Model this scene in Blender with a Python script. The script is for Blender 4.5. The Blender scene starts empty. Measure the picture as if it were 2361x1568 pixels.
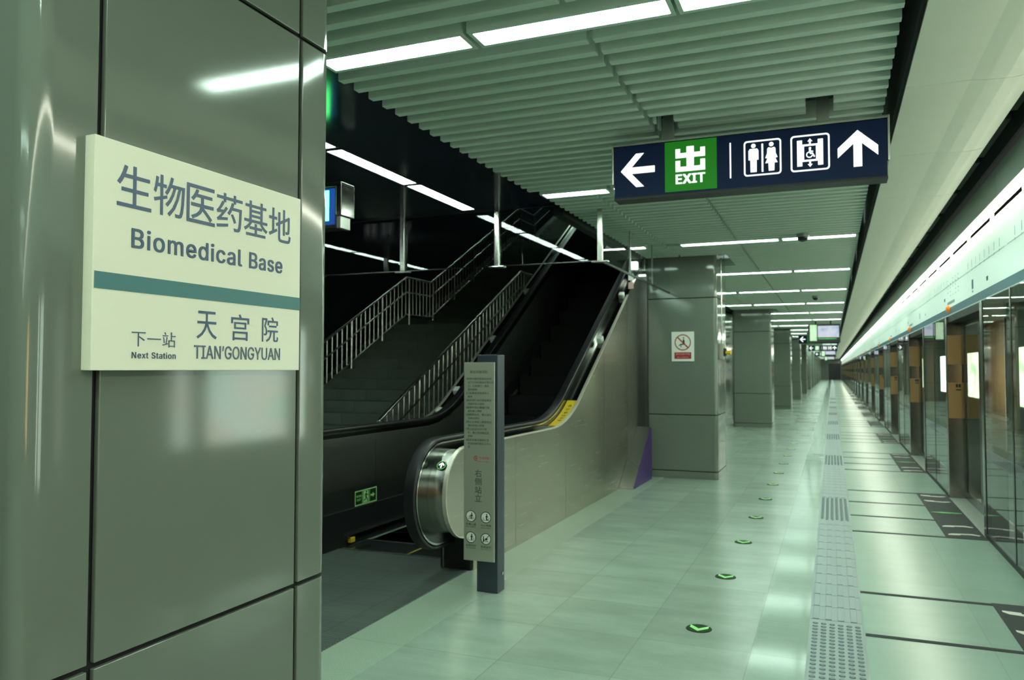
import bpy, bmesh, math, random
from mathutils import Vector, Matrix
random.seed(7)
sc = bpy.context.scene
COL = sc.collection
R = math.radians

# ------------------------------------------------------------------ camera, world, exposure
cam = bpy.data.cameras.new('camera')
cam.sensor_width = 36.0
cam.lens = 1805.0 / 2361.0 * 36.0
cam.clip_start = 0.02
cam.clip_end = 400
cam.dof.use_dof = True
cam.dof.focus_distance = 2.1
cam.dof.aperture_fstop = 6.5
camo = bpy.data.objects.new('camera', cam)
COL.objects.link(camo)
camo.location = (0, 0, 1.5)
camo.rotation_euler = (R(90 + 2.157), 0, R(22.22))
sc.camera = camo

wd = bpy.data.worlds.new('world')
sc.world = wd
wd.use_nodes = True
wd.node_tree.nodes['Background'].inputs[0].default_value = (0.5, 0.8, 0.62, 1)
wd.node_tree.nodes['Background'].inputs[1].default_value = 0.01

vs = sc.view_settings
vs.view_transform = 'Standard'
vs.look = 'None'
vs.exposure = 0.0
vs.gamma = 1.0
vs.use_curve_mapping = False
cy = sc.cycles
cy.max_bounces = 8
cy.diffuse_bounces = 4
cy.glossy_bounces = 5
cy.transmission_bounces = 6
cy.transparent_max_bounces = 24
cy.sample_clamp_indirect = 6.0
cy.caustics_reflective = False
cy.caustics_refractive = False
cy.blur_glossy = 0.5
try:
    cy.use_light_tree = True
except Exception:
    pass

LAMP = (0.74, 1.0, 0.84)          # the greenish white of the fluorescent tubes
LS = 45.0                         # their brightness

# ------------------------------------------------------------------ materials
def mat(name, base, rough=0.5, metal=0.0, spec=0.5, coat=0.0, var=0.0, vscale=6.0, vstretch=(1, 1, 1),
        bump=0.0, bscale=150.0, emit=None, es=0.0, rvar=0.0):
    m = bpy.data.materials.new(name)
    m.use_nodes = True
    nt = m.node_tree
    b = nt.nodes['Principled BSDF']
    I = b.inputs
    I['Base Color'].default_value = (*base, 1)
    I['Roughness'].default_value = rough
    I['Metallic'].default_value = metal
    I['Specular IOR Level'].default_value = spec
    I['Coat Weight'].default_value = coat
    I['Coat Roughness'].default_value = 0.06
    if var > 0 or bump > 0 or rvar > 0:
        tc = nt.nodes.new('ShaderNodeTexCoord')
        mp = nt.nodes.new('ShaderNodeMapping')
        mp.inputs['Scale'].default_value = vstretch
        nt.links.new(tc.outputs['Object'], mp.inputs['Vector'])
    if var > 0 or rvar > 0:
        n = nt.nodes.new('ShaderNodeTexNoise')
        n.inputs['Scale'].default_value = vscale
        n.inputs['Detail'].default_value = 5
        nt.links.new(mp.outputs['Vector'], n.inputs['Vector'])
    if var > 0:
        mx = nt.nodes.new('ShaderNodeMix')
        mx.data_type = 'RGBA'
        mx.inputs['A'].default_value = (*[c * (1 - var) for c in base], 1)
        mx.inputs['B'].default_value = (*[min(1, c * (1 + var)) for c in base], 1)
        nt.links.new(n.outputs['Fac'], mx.inputs['Factor'])
        nt.links.new(mx.outputs['Result'], I['Base Color'])
    if rvar > 0:
        mr = nt.nodes.new('ShaderNodeMapRange')
        mr.inputs['To Min'].default_value = max(0, rough - rvar)
        mr.inputs['To Max'].default_value = rough + rvar
        nt.links.new(n.outputs['Fac'], mr.inputs['Value'])
        nt.links.new(mr.outputs['Result'], I['Roughness'])
    if bump > 0:
        n2 = nt.nodes.new('ShaderNodeTexNoise')
        n2.inputs['Scale'].default_value = bscale
        n2.inputs['Detail'].default_value = 2
        nt.links.new(tc.outputs['Object'], n2.inputs['Vector'])
        bp = nt.nodes.new('ShaderNodeBump')
        bp.inputs['Strength'].default_value = bump
        bp.inputs['Distance'].default_value = 0.002
        nt.links.new(n2.outputs['Fac'], bp.inputs['Height'])
        nt.links.new(bp.outputs['Normal'], I['Normal'])
    if emit:
        I['Emission Color'].default_value = (*emit, 1)
        I['Emission Strength'].default_value = es
    return m

def emission(name, col, s):
    m = bpy.data.materials.new(name)
    m.use_nodes = True
    nt = m.node_tree
    nt.nodes.clear()
    e = nt.nodes.new('ShaderNodeEmission')
    o = nt.nodes.new('ShaderNodeOutputMaterial')
    e.inputs[0].default_value = (*col, 1)
    e.inputs[1].default_value = s
    nt.links.new(e.outputs[0], o.inputs[0])
    return m

def picture_panel(name, cols, s, scale):
    """a lit panel with a soft, abstract blend of colours"""
    m = bpy.data.materials.new(name)
    m.use_nodes = True
    nt = m.node_tree
    nt.nodes.clear()
    e = nt.nodes.new('ShaderNodeEmission')
    o = nt.nodes.new('ShaderNodeOutputMaterial')
    tc = nt.nodes.new('ShaderNodeTexCoord')
    n = nt.nodes.new('ShaderNodeTexNoise')
    n.inputs['Scale'].default_value = scale
    n.inputs['Detail'].default_value = 1.5
    cr = nt.nodes.new('ShaderNodeValToRGB')
    while len(cr.color_ramp.elements) < len(cols):
        cr.color_ramp.elements.new(0.5)
    for i, c in enumerate(cols):
        cr.color_ramp.elements[i].position = 0.3 + 0.4 * i / max(1, len(cols) - 1)
        cr.color_ramp.elements[i].color = (*c, 1)
    nt.links.new(tc.outputs['Object'], n.inputs['Vector'])
    nt.links.new(n.outputs['Fac'], cr.inputs['Fac'])
    nt.links.new(cr.outputs['Color'], e.inputs[0])
    e.inputs[1].default_value = s
    nt.links.new(e.outputs[0], o.inputs[0])
    return m

def glass(name, tint, ior=1.5, rough=0.0):
    """thin sheet glass: mirrors by Fresnel, lets the rest straight through"""
    m = bpy.data.materials.new(name)
    m.use_nodes = True
    nt = m.node_tree
    nt.nodes.clear()
    o = nt.nodes.new('ShaderNodeOutputMaterial')
    t = nt.nodes.new('ShaderNodeBsdfTransparent')
    g = nt.nodes.new('ShaderNodeBsdfGlossy')
    f = nt.nodes.new('ShaderNodeFresnel')
    mx = nt.nodes.new('ShaderNodeMixShader')
    t.inputs[0].default_value = (*tint, 1)
    g.inputs[0].default_value = (1, 1, 1, 1)
    g.inputs['Roughness'].default_value = rough
    f.inputs['IOR'].default_value = ior
    ge = nt.nodes.new('ShaderNodeNewGeometry')
    iv = nt.nodes.new('ShaderNodeMath'); iv.operation = 'SUBTRACT'; iv.inputs[0].default_value = 1.0
    ml = nt.nodes.new('ShaderNodeMath'); ml.operation = 'MULTIPLY'
    nt.links.new(ge.outputs['Backfacing'], iv.inputs[1])      # only the outer face of the sheet mirrors
    nt.links.new(f.outputs[0], ml.inputs[0])
    nt.links.new(iv.outputs[0], ml.inputs[1])
    nt.links.new(ml.outputs[0], mx.inputs[0])
    nt.links.new(t.outputs[0], mx.inputs[1])
    nt.links.new(g.outputs[0], mx.inputs[2])
    nt.links.new(mx.outputs[0], o.inputs[0])
    return m

def tiled(name, base, joint, w, h, ox, oy, rough, var, mortar=0.0025, bump=0.0, nscale=2.5, nvar=0.18, spec=0.5, speck=0.0):
    m = mat(name, base, rough, spec=spec)
    nt = m.node_tree
    b = nt.nodes['Principled BSDF']
    tc = nt.nodes.new('ShaderNodeTexCoord')
    mp = nt.nodes.new('ShaderNodeMapping')
    mp.inputs['Location'].default_value = (ox, oy, 0)
    br = nt.nodes.new('ShaderNodeTexBrick')
    br.offset = 0.0
    br.inputs['Scale'].default_value = 1.0
    br.inputs['Brick Width'].default_value = w
    br.inputs['Row Height'].default_value = h
    br.inputs['Mortar Size'].default_value = mortar
    br.inputs['Mortar Smooth'].default_value = 0.0
    br.inputs['Bias'].default_value = 0.0
    br.inputs['Color1'].default_value = (*[c * (1 - var) for c in base], 1)
    br.inputs['Color2'].default_value = (*[c * (1 + var) for c in base], 1)
    br.inputs['Mortar'].default_value = (*joint, 1)
    nt.links.new(tc.outputs['Object'], mp.inputs['Vector'])
    nt.links.new(mp.outputs['Vector'], br.inputs['Vector'])
    n = nt.nodes.new('ShaderNodeTexNoise')
    n.inputs['Scale'].default_value = nscale
    n.inputs['Detail'].default_value = 8
    n.inputs['Roughness'].default_value = 0.65
    mp2 = nt.nodes.new('ShaderNodeMapping')
    mp2.inputs['Scale'].default_value = (0.6, 1.7, 1)
    nt.links.new(tc.outputs['Object'], mp2.inputs['Vector'])
    nt.links.new(mp2.outputs['Vector'], n.inputs['Vector'])
    mr = nt.nodes.new('ShaderNodeMapRange')
    mr.inputs['From Min'].default_value = 0.25
    mr.inputs['From Max'].default_value = 0.75
    mr.inputs['To Min'].default_value = 1 - nvar
    mr.inputs['To Max'].default_value = 1 + nvar
    nt.links.new(n.outputs['Fac'], mr.inputs['Value'])
    mx = nt.nodes.new('ShaderNodeMix')
    mx.data_type = 'RGBA'
    mx.blend_type = 'MULTIPLY'
    mx.inputs['Factor'].default_value = 1.0
    nt.links.new(br.outputs['Color'], mx.inputs['A'])
    nt.links.new(mr.outputs['Result'], mx.inputs['B'])
    last = mx.outputs['Result']
    if speck > 0:
        n3 = nt.nodes.new('ShaderNodeTexNoise')
        n3.inputs['Scale'].default_value = 160
        n3.inputs['Detail'].default_value = 2
        nt.links.new(tc.outputs['Object'], n3.inputs['Vector'])
        mr3 = nt.nodes.new('ShaderNodeMapRange')
        mr3.inputs['From Min'].default_value = 0.3
        mr3.inputs['From Max'].default_value = 0.7
        mr3.inputs['To Min'].default_value = 1 - speck
        mr3.inputs['To Max'].default_value = 1 + speck
        nt.links.new(n3.outputs['Fac'], mr3.inputs['Value'])
        mx3 = nt.nodes.new('ShaderNodeMix')
        mx3.data_type = 'RGBA'
        mx3.blend_type = 'MULTIPLY'
        mx3.inputs['Factor'].default_value = 1.0
        nt.links.new(last, mx3.inputs['A'])
        nt.links.new(mr3.outputs['Result'], mx3.inputs['B'])
        last = mx3.outputs['Result']
    nt.links.new(last, b.inputs['Base Color'])
    return m

M = {}
M['granite'] = tiled('polished_granite', (0.29, 0.365, 0.305), (0.225, 0.285, 0.235), 0.6, 0.6, 0.42, -0.17, 0.20, 0.09, nvar=0.16, speck=0.06, spec=0.32)
M['granite_polished'] = tiled('mirror_polished_granite', (0.28, 0.375, 0.315), (0.22, 0.285, 0.235), 0.6, 0.6, 0.42, -0.17, 0.10, 0.06, nvar=0.12, speck=0.06, spec=0.14)
M['granite_edge'] = tiled('satin_granite', (0.255, 0.385, 0.325), (0.21, 0.31, 0.26), 1.2, 1.2, 0.42, -0.2, 0.26, 0.02, mortar=0.0015, nvar=0.05)
M['kerb'] = tiled('light_speckled_granite', (0.33, 0.42, 0.33), (0.2, 0.25, 0.2), 3.0, 1.2, 2.6, -0.17, 0.28, 0.03, nvar=0.06, speck=0.22)
M['stair_stone'] = tiled('stair_granite', (0.20, 0.24, 0.21), (0.06, 0.07, 0.06), 0.9, 5.0, 0.3, 0.0, 0.45, 0.2, nvar=0.2, speck=0.2)
M['stair_dark'] = mat('dark_granite', (0.05, 0.05, 0.05), 0.4, var=0.2, vscale=40)
M['enamel'] = mat('grey_enamel_panel', (0.150, 0.172, 0.142), 0.085, spec=0.5, var=0.02, vscale=3, bump=0.012, bscale=260)
M['groove'] = mat('dark_groove', (0.012, 0.012, 0.012), 0.8)
M['slat'] = mat('slat_paint', (0.70, 0.82, 0.71), 0.42, var=0.02)
M['plenum'] = mat('dark_plenum', (0.012, 0.013, 0.014), 0.9)
M['dark_ceiling'] = tiled('dark_blue_glossy_panel', (0.011, 0.016, 0.034), (0.003, 0.003, 0.004), 1.5, 1.0, 0.3, 0.35, 0.14, 0.1, mortar=0.006, nvar=0.1, spec=0.5)
M['dark_wall'] = mat('near_black_wall_panel', (0.006, 0.007, 0.010), 0.5, spec=0.2)
M['shaft'] = mat('dark_shaft_wall', (0.02, 0.022, 0.025), 0.6, spec=0.3)
M['cream'] = mat('cream_ceiling_panel', (0.84, 0.83, 0.70), 0.45, var=0.02)
M['brown'] = mat('brown_recess_panel', (0.10, 0.085, 0.07), 0.6)
M['grey_panel'] = mat('grey_fascia_paint', (0.42, 0.50, 0.46), 0.5)
M['steel'] = mat('brushed_stainless', (0.50, 0.49, 0.45), 0.30, 1.0, var=0.04, vscale=5, vstretch=(0.5, 0.5, 40), rvar=0.01)
M['steel_panel'] = mat('brushed_stainless_cladding', (0.50, 0.46, 0.39), 0.27, 1.0, var=0.04, vscale=4, vstretch=(0.5, 0.5, 40), rvar=0.01)
M['bright_steel'] = mat('polished_stainless', (0.66, 0.66, 0.62), 0.16, 1.0)
M['jamb'] = mat('dark_stainless_jamb', (0.34, 0.32, 0.29), 0.16, 1.0, rvar=0.03, vscale=20)
M['trim'] = mat('pale_metal_edge', (0.78, 0.74, 0.62), 0.35, 0.6)
M['rubber'] = mat('black_rubber', (0.012, 0.012, 0.013), 0.32, spec=0.5)
M['black'] = mat('black_paint', (0.008, 0.008, 0.009), 0.5)
M['black_gloss'] = mat('black_gloss_panel', (0.020, 0.022, 0.022), 0.2, spec=0.45)
M['black_metal'] = mat('dark_steel_panel', (0.09, 0.095, 0.09), 0.22, 1.0, rvar=0.04, vscale=8)
M['inner_steel'] = mat('satin_dark_steel', (0.17, 0.175, 0.165), 0.42, 1.0, rvar=0.04, vscale=8)
M['drum'] = mat('bright_newel_steel', (0.74, 0.73, 0.67), 0.24, 1.0)
M['rail_steel'] = mat('bright_rail_steel', (0.82, 0.80, 0.74), 0.26, 1.0)
M['void'] = mat('unlit_black', (0.003, 0.003, 0.003), 1.0, spec=0.0)
M['warm_metal'] = mat('warm_toned_metal', (0.46, 0.28, 0.13), 0.3, 0.7, var=0.12, vscale=3)
M['side_glass'] = glass('side_screen_glass', (0.92, 0.96, 0.94), 1.2)
M['tread'] = mat('grooved_step', (0.006, 0.006, 0.006), 0.6, spec=0.25)
M['yellow'] = mat('yellow_paint', (0.75, 0.50, 0.02), 0.45)
M['dull_yellow'] = mat('worn_yellow_line', (0.35, 0.25, 0.03), 0.6)
M['mat_dark'] = tiled('dark_ribbed_mat', (0.075, 0.095, 0.085), (0.035, 0.045, 0.04), 0.30, 0.025, 0, 0, 0.5, 0.15, mortar=0.004, nvar=0.2)
M['tactile'] = mat('tactile_metal', (0.25, 0.31, 0.31), 0.38, 0.2)
M['tactile_dark'] = mat('tactile_dark_stud', (0.15, 0.20, 0.21), 0.4, 0.2)
M['inlay'] = mat('dark_stone_inlay', (0.04, 0.05, 0.05), 0.7, spec=0.12)
M['door_plate'] = mat('dark_floor_plate', (0.035, 0.045, 0.045), 0.6, spec=0.15)
M['white_paint'] = mat('white_paint', (0.72, 0.74, 0.66), 0.45)
M['sill'] = mat('pale_sill', (0.55, 0.58, 0.53), 0.3)
M['lumi'] = mat('luminescent_green', (0.30, 0.72, 0.22), 0.5, emit=(0.25, 1.0, 0.2), es=0.12)
M['lumi_pale'] = mat('luminescent_pale_green', (0.36, 0.62, 0.27), 0.5, emit=(0.35, 1.0, 0.3), es=0.05)
M['disc_dark'] = mat('dark_green_disc', (0.008, 0.030, 0.006), 0.6, spec=0.15)
M['green_mark'] = mat('green_marking', (0.10, 0.55, 0.12), 0.5)
M['sign_white'] = mat('sign_board_white', (0.83, 0.80, 0.66), 0.35, spec=0.3)
M['sign_blue'] = mat('sign_letter_blue', (0.05, 0.09, 0.165), 0.4)
M['sign_teal'] = mat('sign_stripe_teal', (0.05, 0.17, 0.18), 0.4)
M['sign_grey'] = mat('sign_letter_grey', (0.10, 0.135, 0.19), 0.4)
M['navy'] = mat('navy_sign_face', (0.006, 0.014, 0.045), 0.5, spec=0.15, emit=(0.012, 0.035, 0.16), es=0.06)
M['navy_box'] = mat('navy_sign_body', (0.008, 0.012, 0.035), 0.35)
M['exit_green'] = mat('exit_green_face', (0.015, 0.13, 0.015), 0.5, spec=0.15, emit=(0.02, 0.26, 0.015), es=0.45)
M['exit_green_bright'] = mat('bright_green_face', (0.03, 0.4, 0.05), 0.3, emit=(0.08, 1.0, 0.22), es=7.0)
M['blue_lit'] = mat('lit_blue_face', (0.01, 0.05, 0.25), 0.3, emit=(0.02, 0.12, 0.6), es=0.30)
M['lit_white'] = emission('backlit_white', (0.90, 1.0, 0.94), 1.5)
M['lamp'] = emission('fluorescent_diffuser', LAMP, LS)
M['lamp_small'] = emission('small_lamp', (0.85, 1, 0.9), 3.5)
M['header_lamp'] = emission('header_tube', (0.97, 1.0, 0.80), LS * 0.7)
M['header'] = mat('white_header_face', (0.78, 0.80, 0.76), 0.3, emit=(0.62, 1.0, 0.80), es=0.42)
M['header_blue'] = mat('blue_header_band', (0.05, 0.20, 0.28), 0.4)
M['map_line'] = mat('pale_map_ink', (0.42, 0.52, 0.54), 0.5)
M['map_ink'] = mat('dark_map_ink', (0.16, 0.24, 0.33), 0.5)
M['orange'] = mat('orange_lens', (0.8, 0.22, 0.02), 0.3, emit=(1, 0.25, 0.02), es=0.25)
M['psd_glass'] = glass('screen_glass', (0.84, 0.90, 0.87), 1.9)
M['smoke_glass'] = glass('smoke_screen_glass', (0.90, 0.95, 0.92), 1.75)
M['red'] = mat('sign_red', (0.30, 0.012, 0.012), 0.45)
M['red_logo'] = mat('faded_red', (0.42, 0.10, 0.09), 0.45)
M['pink'] = mat('pale_red_letter', (0.62, 0.38, 0.36), 0.5)
M['ink'] = mat('black_ink', (0.012, 0.018, 0.014), 0.5)
M['etched'] = mat('etched_letter', (0.07, 0.085, 0.07), 0.5)
M['kiosk_post'] = mat('dark_blue_grey_post', (0.05, 0.065, 0.085), 0.35, 0.4)
M['kiosk_plate'] = mat('brushed_plate', (0.46, 0.47, 0.38), 0.38, 0.55, var=0.04, vscale=30, vstretch=(12, 1, 1))
M['purple'] = mat('purple_panel', (0.055, 0.022, 0.14), 0.4)
M['beige'] = mat('beige_plastic', (0.32, 0.31, 0.24), 0.5)
M['dome'] = mat('grey_dome', (0.25, 0.27, 0.26), 0.3)
M['track'] = mat('track_bed', (0.02, 0.02, 0.02), 0.8)
M['ad_cool'] = picture_panel('lit_advert_cool', [(0.75, 1.0, 0.8), (0.9, 1.0, 0.95), (1.0, 0.85, 0.75), (0.55, 0.95, 0.75)], 9.0, 1.1)
M['ad_green'] = picture_panel('lit_advert_green', [(0.35, 0.9, 0.3), (0.85, 1.0, 0.6), (0.95, 1.0, 0.9)], 4.0, 1.3)
M['ad_warm'] = picture_panel('lit_advert_warm', [(1.0, 0.5, 0.14), (1.0, 0.62, 0.25), (0.95, 0.45, 0.1)], 10.0, 0.8)
M['tv_pic'] = picture_panel('screen_picture', [(0.35, 0.45, 0.62), (0.5, 0.6, 0.68), (0.62, 0.62, 0.7), (0.3, 0.75, 0.7)], 1.1, 3.5)
M['tv_green'] = picture_panel('screen_sidebar', [(0.35, 0.85, 0.35), (0.7, 1.0, 0.7), (0.45, 0.9, 0.3)], 1.0, 5.0)

# ------------------------------------------------------------------ mesh building
ORIG = {}                       # world origin of every object that parents others

class MB:
    def __init__(s):
        s.v = []; s.f = []
    def add(s, vs_, fs):
        o = len(s.v)
        s.v += [Vector(p) for p in vs_]
        s.f += [tuple(i + o for i in f) for f in fs]
        return s
    def box(s, x0, x1, y0, y1, z0, z1):
        return s.add([(x0, y0, z0), (x1, y0, z0), (x1, y1, z0), (x0, y1, z0), (x0, y0, z1), (x1, y0, z1), (x1, y1, z1), (x0, y1, z1)],
                     [(0, 3, 2, 1), (4, 5, 6, 7), (0, 1, 5, 4), (1, 2, 6, 5), (2, 3, 7, 6), (3, 0, 4, 7)])
    def prism(s, pts, ext):
        """planar outline extruded by a vector"""
        n = len(pts); e = Vector(ext)
        P = [Vector(p) for p in pts]
        fs = [tuple(range(n - 1, -1, -1)), tuple(range(n, 2 * n))]
        fs += [(i, (i + 1) % n, n + (i + 1) % n, n + i) for i in range(n)]
        return s.add(P + [p + e for p in P], fs)
    def tube(s, path, r, seg=10, closed=False):
        P = [Vector(p) for p in path]; n = len(P)
        rings = []; side = None
        for i, p in enumerate(P):
            a = P[i - 1] if (i > 0 or closed) else None
            b = P[(i + 1) % n] if (i < n - 1 or closed) else None
            d = ((b - p).normalized() if b else Vector()) + ((p - a).normalized() if a else Vector())
            d.normalize()
            if side is None:
                side = d.cross(Vector((0.13, 0.31, 0.94)) if abs(d.z) < 0.9 else Vector((1, 0.1, 0))).normalized()
            side = (side - d * side.dot(d)).normalized()
            up = d.cross(side)
            sc_ = 1.0
            if a and b:
                c = (b - p).normalized().dot((p - a).normalized())
                sc_ = 1 / max(0.5, math.sqrt(max(0.01, (1 + c) / 2)))
            rings.append([p + (side * math.cos(t) + up * math.sin(t)) * r * (sc_ if False else 1.0) for t in [2 * math.pi * k / seg for k in range(seg)]])
        vs_ = [q for rg in rings for q in rg]; fs = []
        for i in range(n - 1 if not closed else n):
            for k in range(seg):
                j = (i + 1) % n
                fs.append((i * seg + k, i * seg + (k + 1) % seg, j * seg + (k + 1) % seg, j * seg + k))
        if not closed:
            fs.append(tuple(range(seg - 1, -1, -1)))
            fs.append(tuple((n - 1) * seg + k for k in range(seg)))
        return s.add(vs_, fs)
    def cyl(s, p0, p1, r0, r1=None, seg=24):
        r1 = r0 if r1 is None else r1
        p0 = Vector(p0); p1 = Vector(p1); d = (p1 - p0).normalized()
        a = d.cross(Vector((0, 0, 1)) if abs(d.z) < 0.9 else Vector((1, 0, 0))).normalized(); b = d.cross(a)
        vs_ = []
        for p, r in ((p0, r0), (p1, r1)):
            vs_ += [p + (a * math.cos(t) + b * math.sin(t)) * r for t in [2 * math.pi * k / seg for k in range(seg)]]
        fs = [(k, (k + 1) % seg, seg + (k + 1) % seg, seg + k) for k in range(seg)]
        fs += [tuple(range(seg - 1, -1, -1)), tuple(range(seg, 2 * seg))]
        return s.add(vs_, fs)
    def ribbon(s, path, x0, x1, t):
        """path of (y, z); a strip from x0 to x1 that lies on the path and is t thick (inwards for t < 0)"""
        n = len(path); nor = []
        for i in range(n):
            a = Vector(path[max(0, i - 1)]); b = Vector(path[min(n - 1, i + 1)])
            d = (b - a).normalized(); nor.append(Vector((-d.y, d.x)))
        vs_ = []
        for (y, z), q in zip(path, nor):
            y2, z2 = y + q.x * t, z + q.y * t
            vs_ += [(x0, y, z), (x1, y, z), (x1, y2, z2), (x0, y2, z2)]
        fs = []
        for i in range(n - 1):
            for k in range(4):
                fs.append((4 * i + k, 4 * i + (k + 1) % 4, 4 * i + 4 + (k + 1) % 4, 4 * i + 4 + k))
        fs += [(3, 2, 1, 0), tuple(4 * (n - 1) + k for k in range(4))]
        return s.add(vs_, fs)
    def build(s, name, m, parent=None, bevel=0.0, smooth=False, seg=2, obj_loc=None):
        me = bpy.data.meshes.new(name)
        o0 = ORIG.get(parent.name, Vector()) if parent else Vector(obj_loc or (0, 0, 0))
        me.from_pydata([v - o0 for v in s.v], [], s.f)
        bm = bmesh.new(); bm.from_mesh(me)
        bmesh.ops.recalc_face_normals(bm, faces=bm.faces)
        if bevel > 0:
            es = [e for e in bm.edges if len(e.link_faces) == 2 and e.calc_face_angle(0) > R(35)]
            bmesh.ops.bevel(bm, geom=es, offset=bevel, segments=seg, affect='EDGES', profile=0.5, clamp_overlap=True)
        bm.to_mesh(me); bm.free()
        if smooth or bevel > 0:
            me.polygons.foreach_set('use_smooth', [True] * len(me.polygons))
            me.set_sharp_from_angle(angle=R(50))
        for mm in (m if isinstance(m, (list, tuple)) else [m]):
            me.materials.append(mm)
        o = bpy.data.objects.new(name, me)
        COL.objects.link(o)
        if bevel > 0:
            wn = o.modifiers.new('weighted_normal', 'WEIGHTED_NORMAL')
            wn.keep_sharp = True
        if parent:
            o.parent = parent
            ORIG[o.name] = o0.copy()
        else:
            o.location = o0
            ORIG[o.name] = o0.copy()
        return o

def tag(o, label=None, cat=None, group=None, kind=None):
    if label: o['label'] = label
    if cat: o['category'] = cat
    if group: o['group'] = group
    if kind: o['kind'] = kind
    return o

def thing(name, loc, label, cat, group=None):
    o = bpy.data.objects.new(name, None)
    COL.objects.link(o)
    o.location = loc
    o.empty_display_size = 0.1
    ORIG[o.name] = Vector(loc)
    return tag(o, label, cat, group)

KIDS = {}
def index_children():
    KIDS.clear()
    for o in COL.objects:
        if o.parent: KIDS.setdefault(o.parent.name, []).append(o)

def copy_tree(o, loc=None, parent=None):
    c = o.copy(); COL.objects.link(c)
    if parent: c.parent = parent
    if loc is not None: c.location = loc
    for ch in KIDS.get(o.name, []):
        copy_tree(ch, None, c)
    return c

class Face:
    """a plane in the place: origin, right and up directions; outlines laid on it have their own small thickness"""
    def __init__(s, o, u, v):
        s.o = Vector(o); s.u = Vector(u); s.v = Vector(v); s.n = s.u.cross(s.v)
    def p(s, a, b, h=0.0):
        return s.o + s.u * a + s.v * b + s.n * h
    def poly(s, mb, pts, h=0.0, t=0.001):
        return mb.prism([s.p(a, b, h) for a, b in pts], s.n * t)
    def rect(s, mb, a0, b0, a1, b1, h=0.0, t=0.001):
        return s.poly(mb, [(a0, b0), (a1, b0), (a1, b1), (a0, b1)], h, t)
    def disc(s, mb, a, b, r, h=0.0, t=0.001, seg=32, ry=None):
        return s.poly(mb, [(a + r * math.cos(2 * math.pi * k / seg), b + (ry or r) * math.sin(2 * math.pi * k / seg)) for k in range(seg)], h, t)
    def ring(s, mb, outer, inner, h=0.0, t=0.001):
        n = len(outer)
        vs_ = [s.p(a, b, h) for a, b in outer] + [s.p(a, b, h) for a, b in inner] + [s.p(a, b, h + t) for a, b in outer] + [s.p(a, b, h + t) for a, b in inner]
        fs = []
        for i in range(n):
            j = (i + 1) % n
            fs += [(2 * n + i, 2 * n + j, 3 * n + j, 3 * n + i), (i, n + i, n + j, j), (i, j, 2 * n + j, 2 * n + i), (n + i, 3 * n + i, 3 * n + j, n + j)]
        return mb.add(vs_, fs)
    def circle(s, mb, a, b, r0, r1, h=0.0, t=0.001, seg=40, t0=0.0, t1=360.0):
        if t1 - t0 >= 360:
            an = [2 * math.pi * k / seg for k in range(seg)]
            return s.ring(mb, [(a + r1 * math.cos(x), b + r1 * math.sin(x)) for x in an], [(a + r0 * math.cos(x), b + r0 * math.sin(x)) for x in an], h, t)
        an = [R(t0 + (t1 - t0) * k / seg) for k in range(seg + 1)]
        return s.poly(mb, [(a + r1 * math.cos(x), b + r1 * math.sin(x)) for x in an] + [(a + r0 * math.cos(x), b + r0 * math.sin(x)) for x in reversed(an)], h, t)
    def rrect(s, a0, b0, a1, b1, r, seg=6):
        pts = []
        for cx_, cy_, s0 in ((a1 - r, b0 + r, -90), (a1 - r, b1 - r, 0), (a0 + r, b1 - r, 90), (a0 + r, b0 + r, 180)):
            pts += [(cx_ + r * math.cos(R(s0 + 90 * k / seg)), cy_ + r * math.sin(R(s0 + 90 * k / seg))) for k in range(seg + 1)]
        return pts
    def bar(s, mb, p, q, w, h=0.0, t=0.001):
        p = Vector(p); q = Vector(q); d = (q - p).normalized(); n = Vector((-d.y, d.x)) * (w / 2)
        return s.poly(mb, [tuple(p - n), tuple(q - n), tuple(q + n), tuple(p + n)], h, t)
    def text(s, mb, string, a0, b0, a1, b1, h=0.0, t=0.0008, bold=0.0, spacing=1.0, vertical=False):
        """lettering that fills the given rectangle"""
        if vertical:
            n = len(string); hh = (b1 - b0) / n
            for i, ch in enumerate(string):
                s.text(mb, ch, a0, b1 - (i + 0.94) * hh, a1, b1 - (i + 0.06) * hh, h, t, bold)
            return mb
        vs_, fs = glyphs(string, bold, spacing)
        xs = [v[0] for v in vs_]; ys = [v[1] for v in vs_]
        x0, x1, y0, y1 = min(xs), max(xs), min(ys), max(ys)
        k = (a1 - a0) / (x1 - x0)
        ky = (b1 - b0) / (y1 - y0) if b1 > b0 else k
        return mb.add([s.p(a0 + (v[0] - x0) * k, b0 + (v[1] - y0) * ky, h + (t * v[2] * 100 if v[2] > 0 else 0)) for v in vs_], fs)

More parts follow.
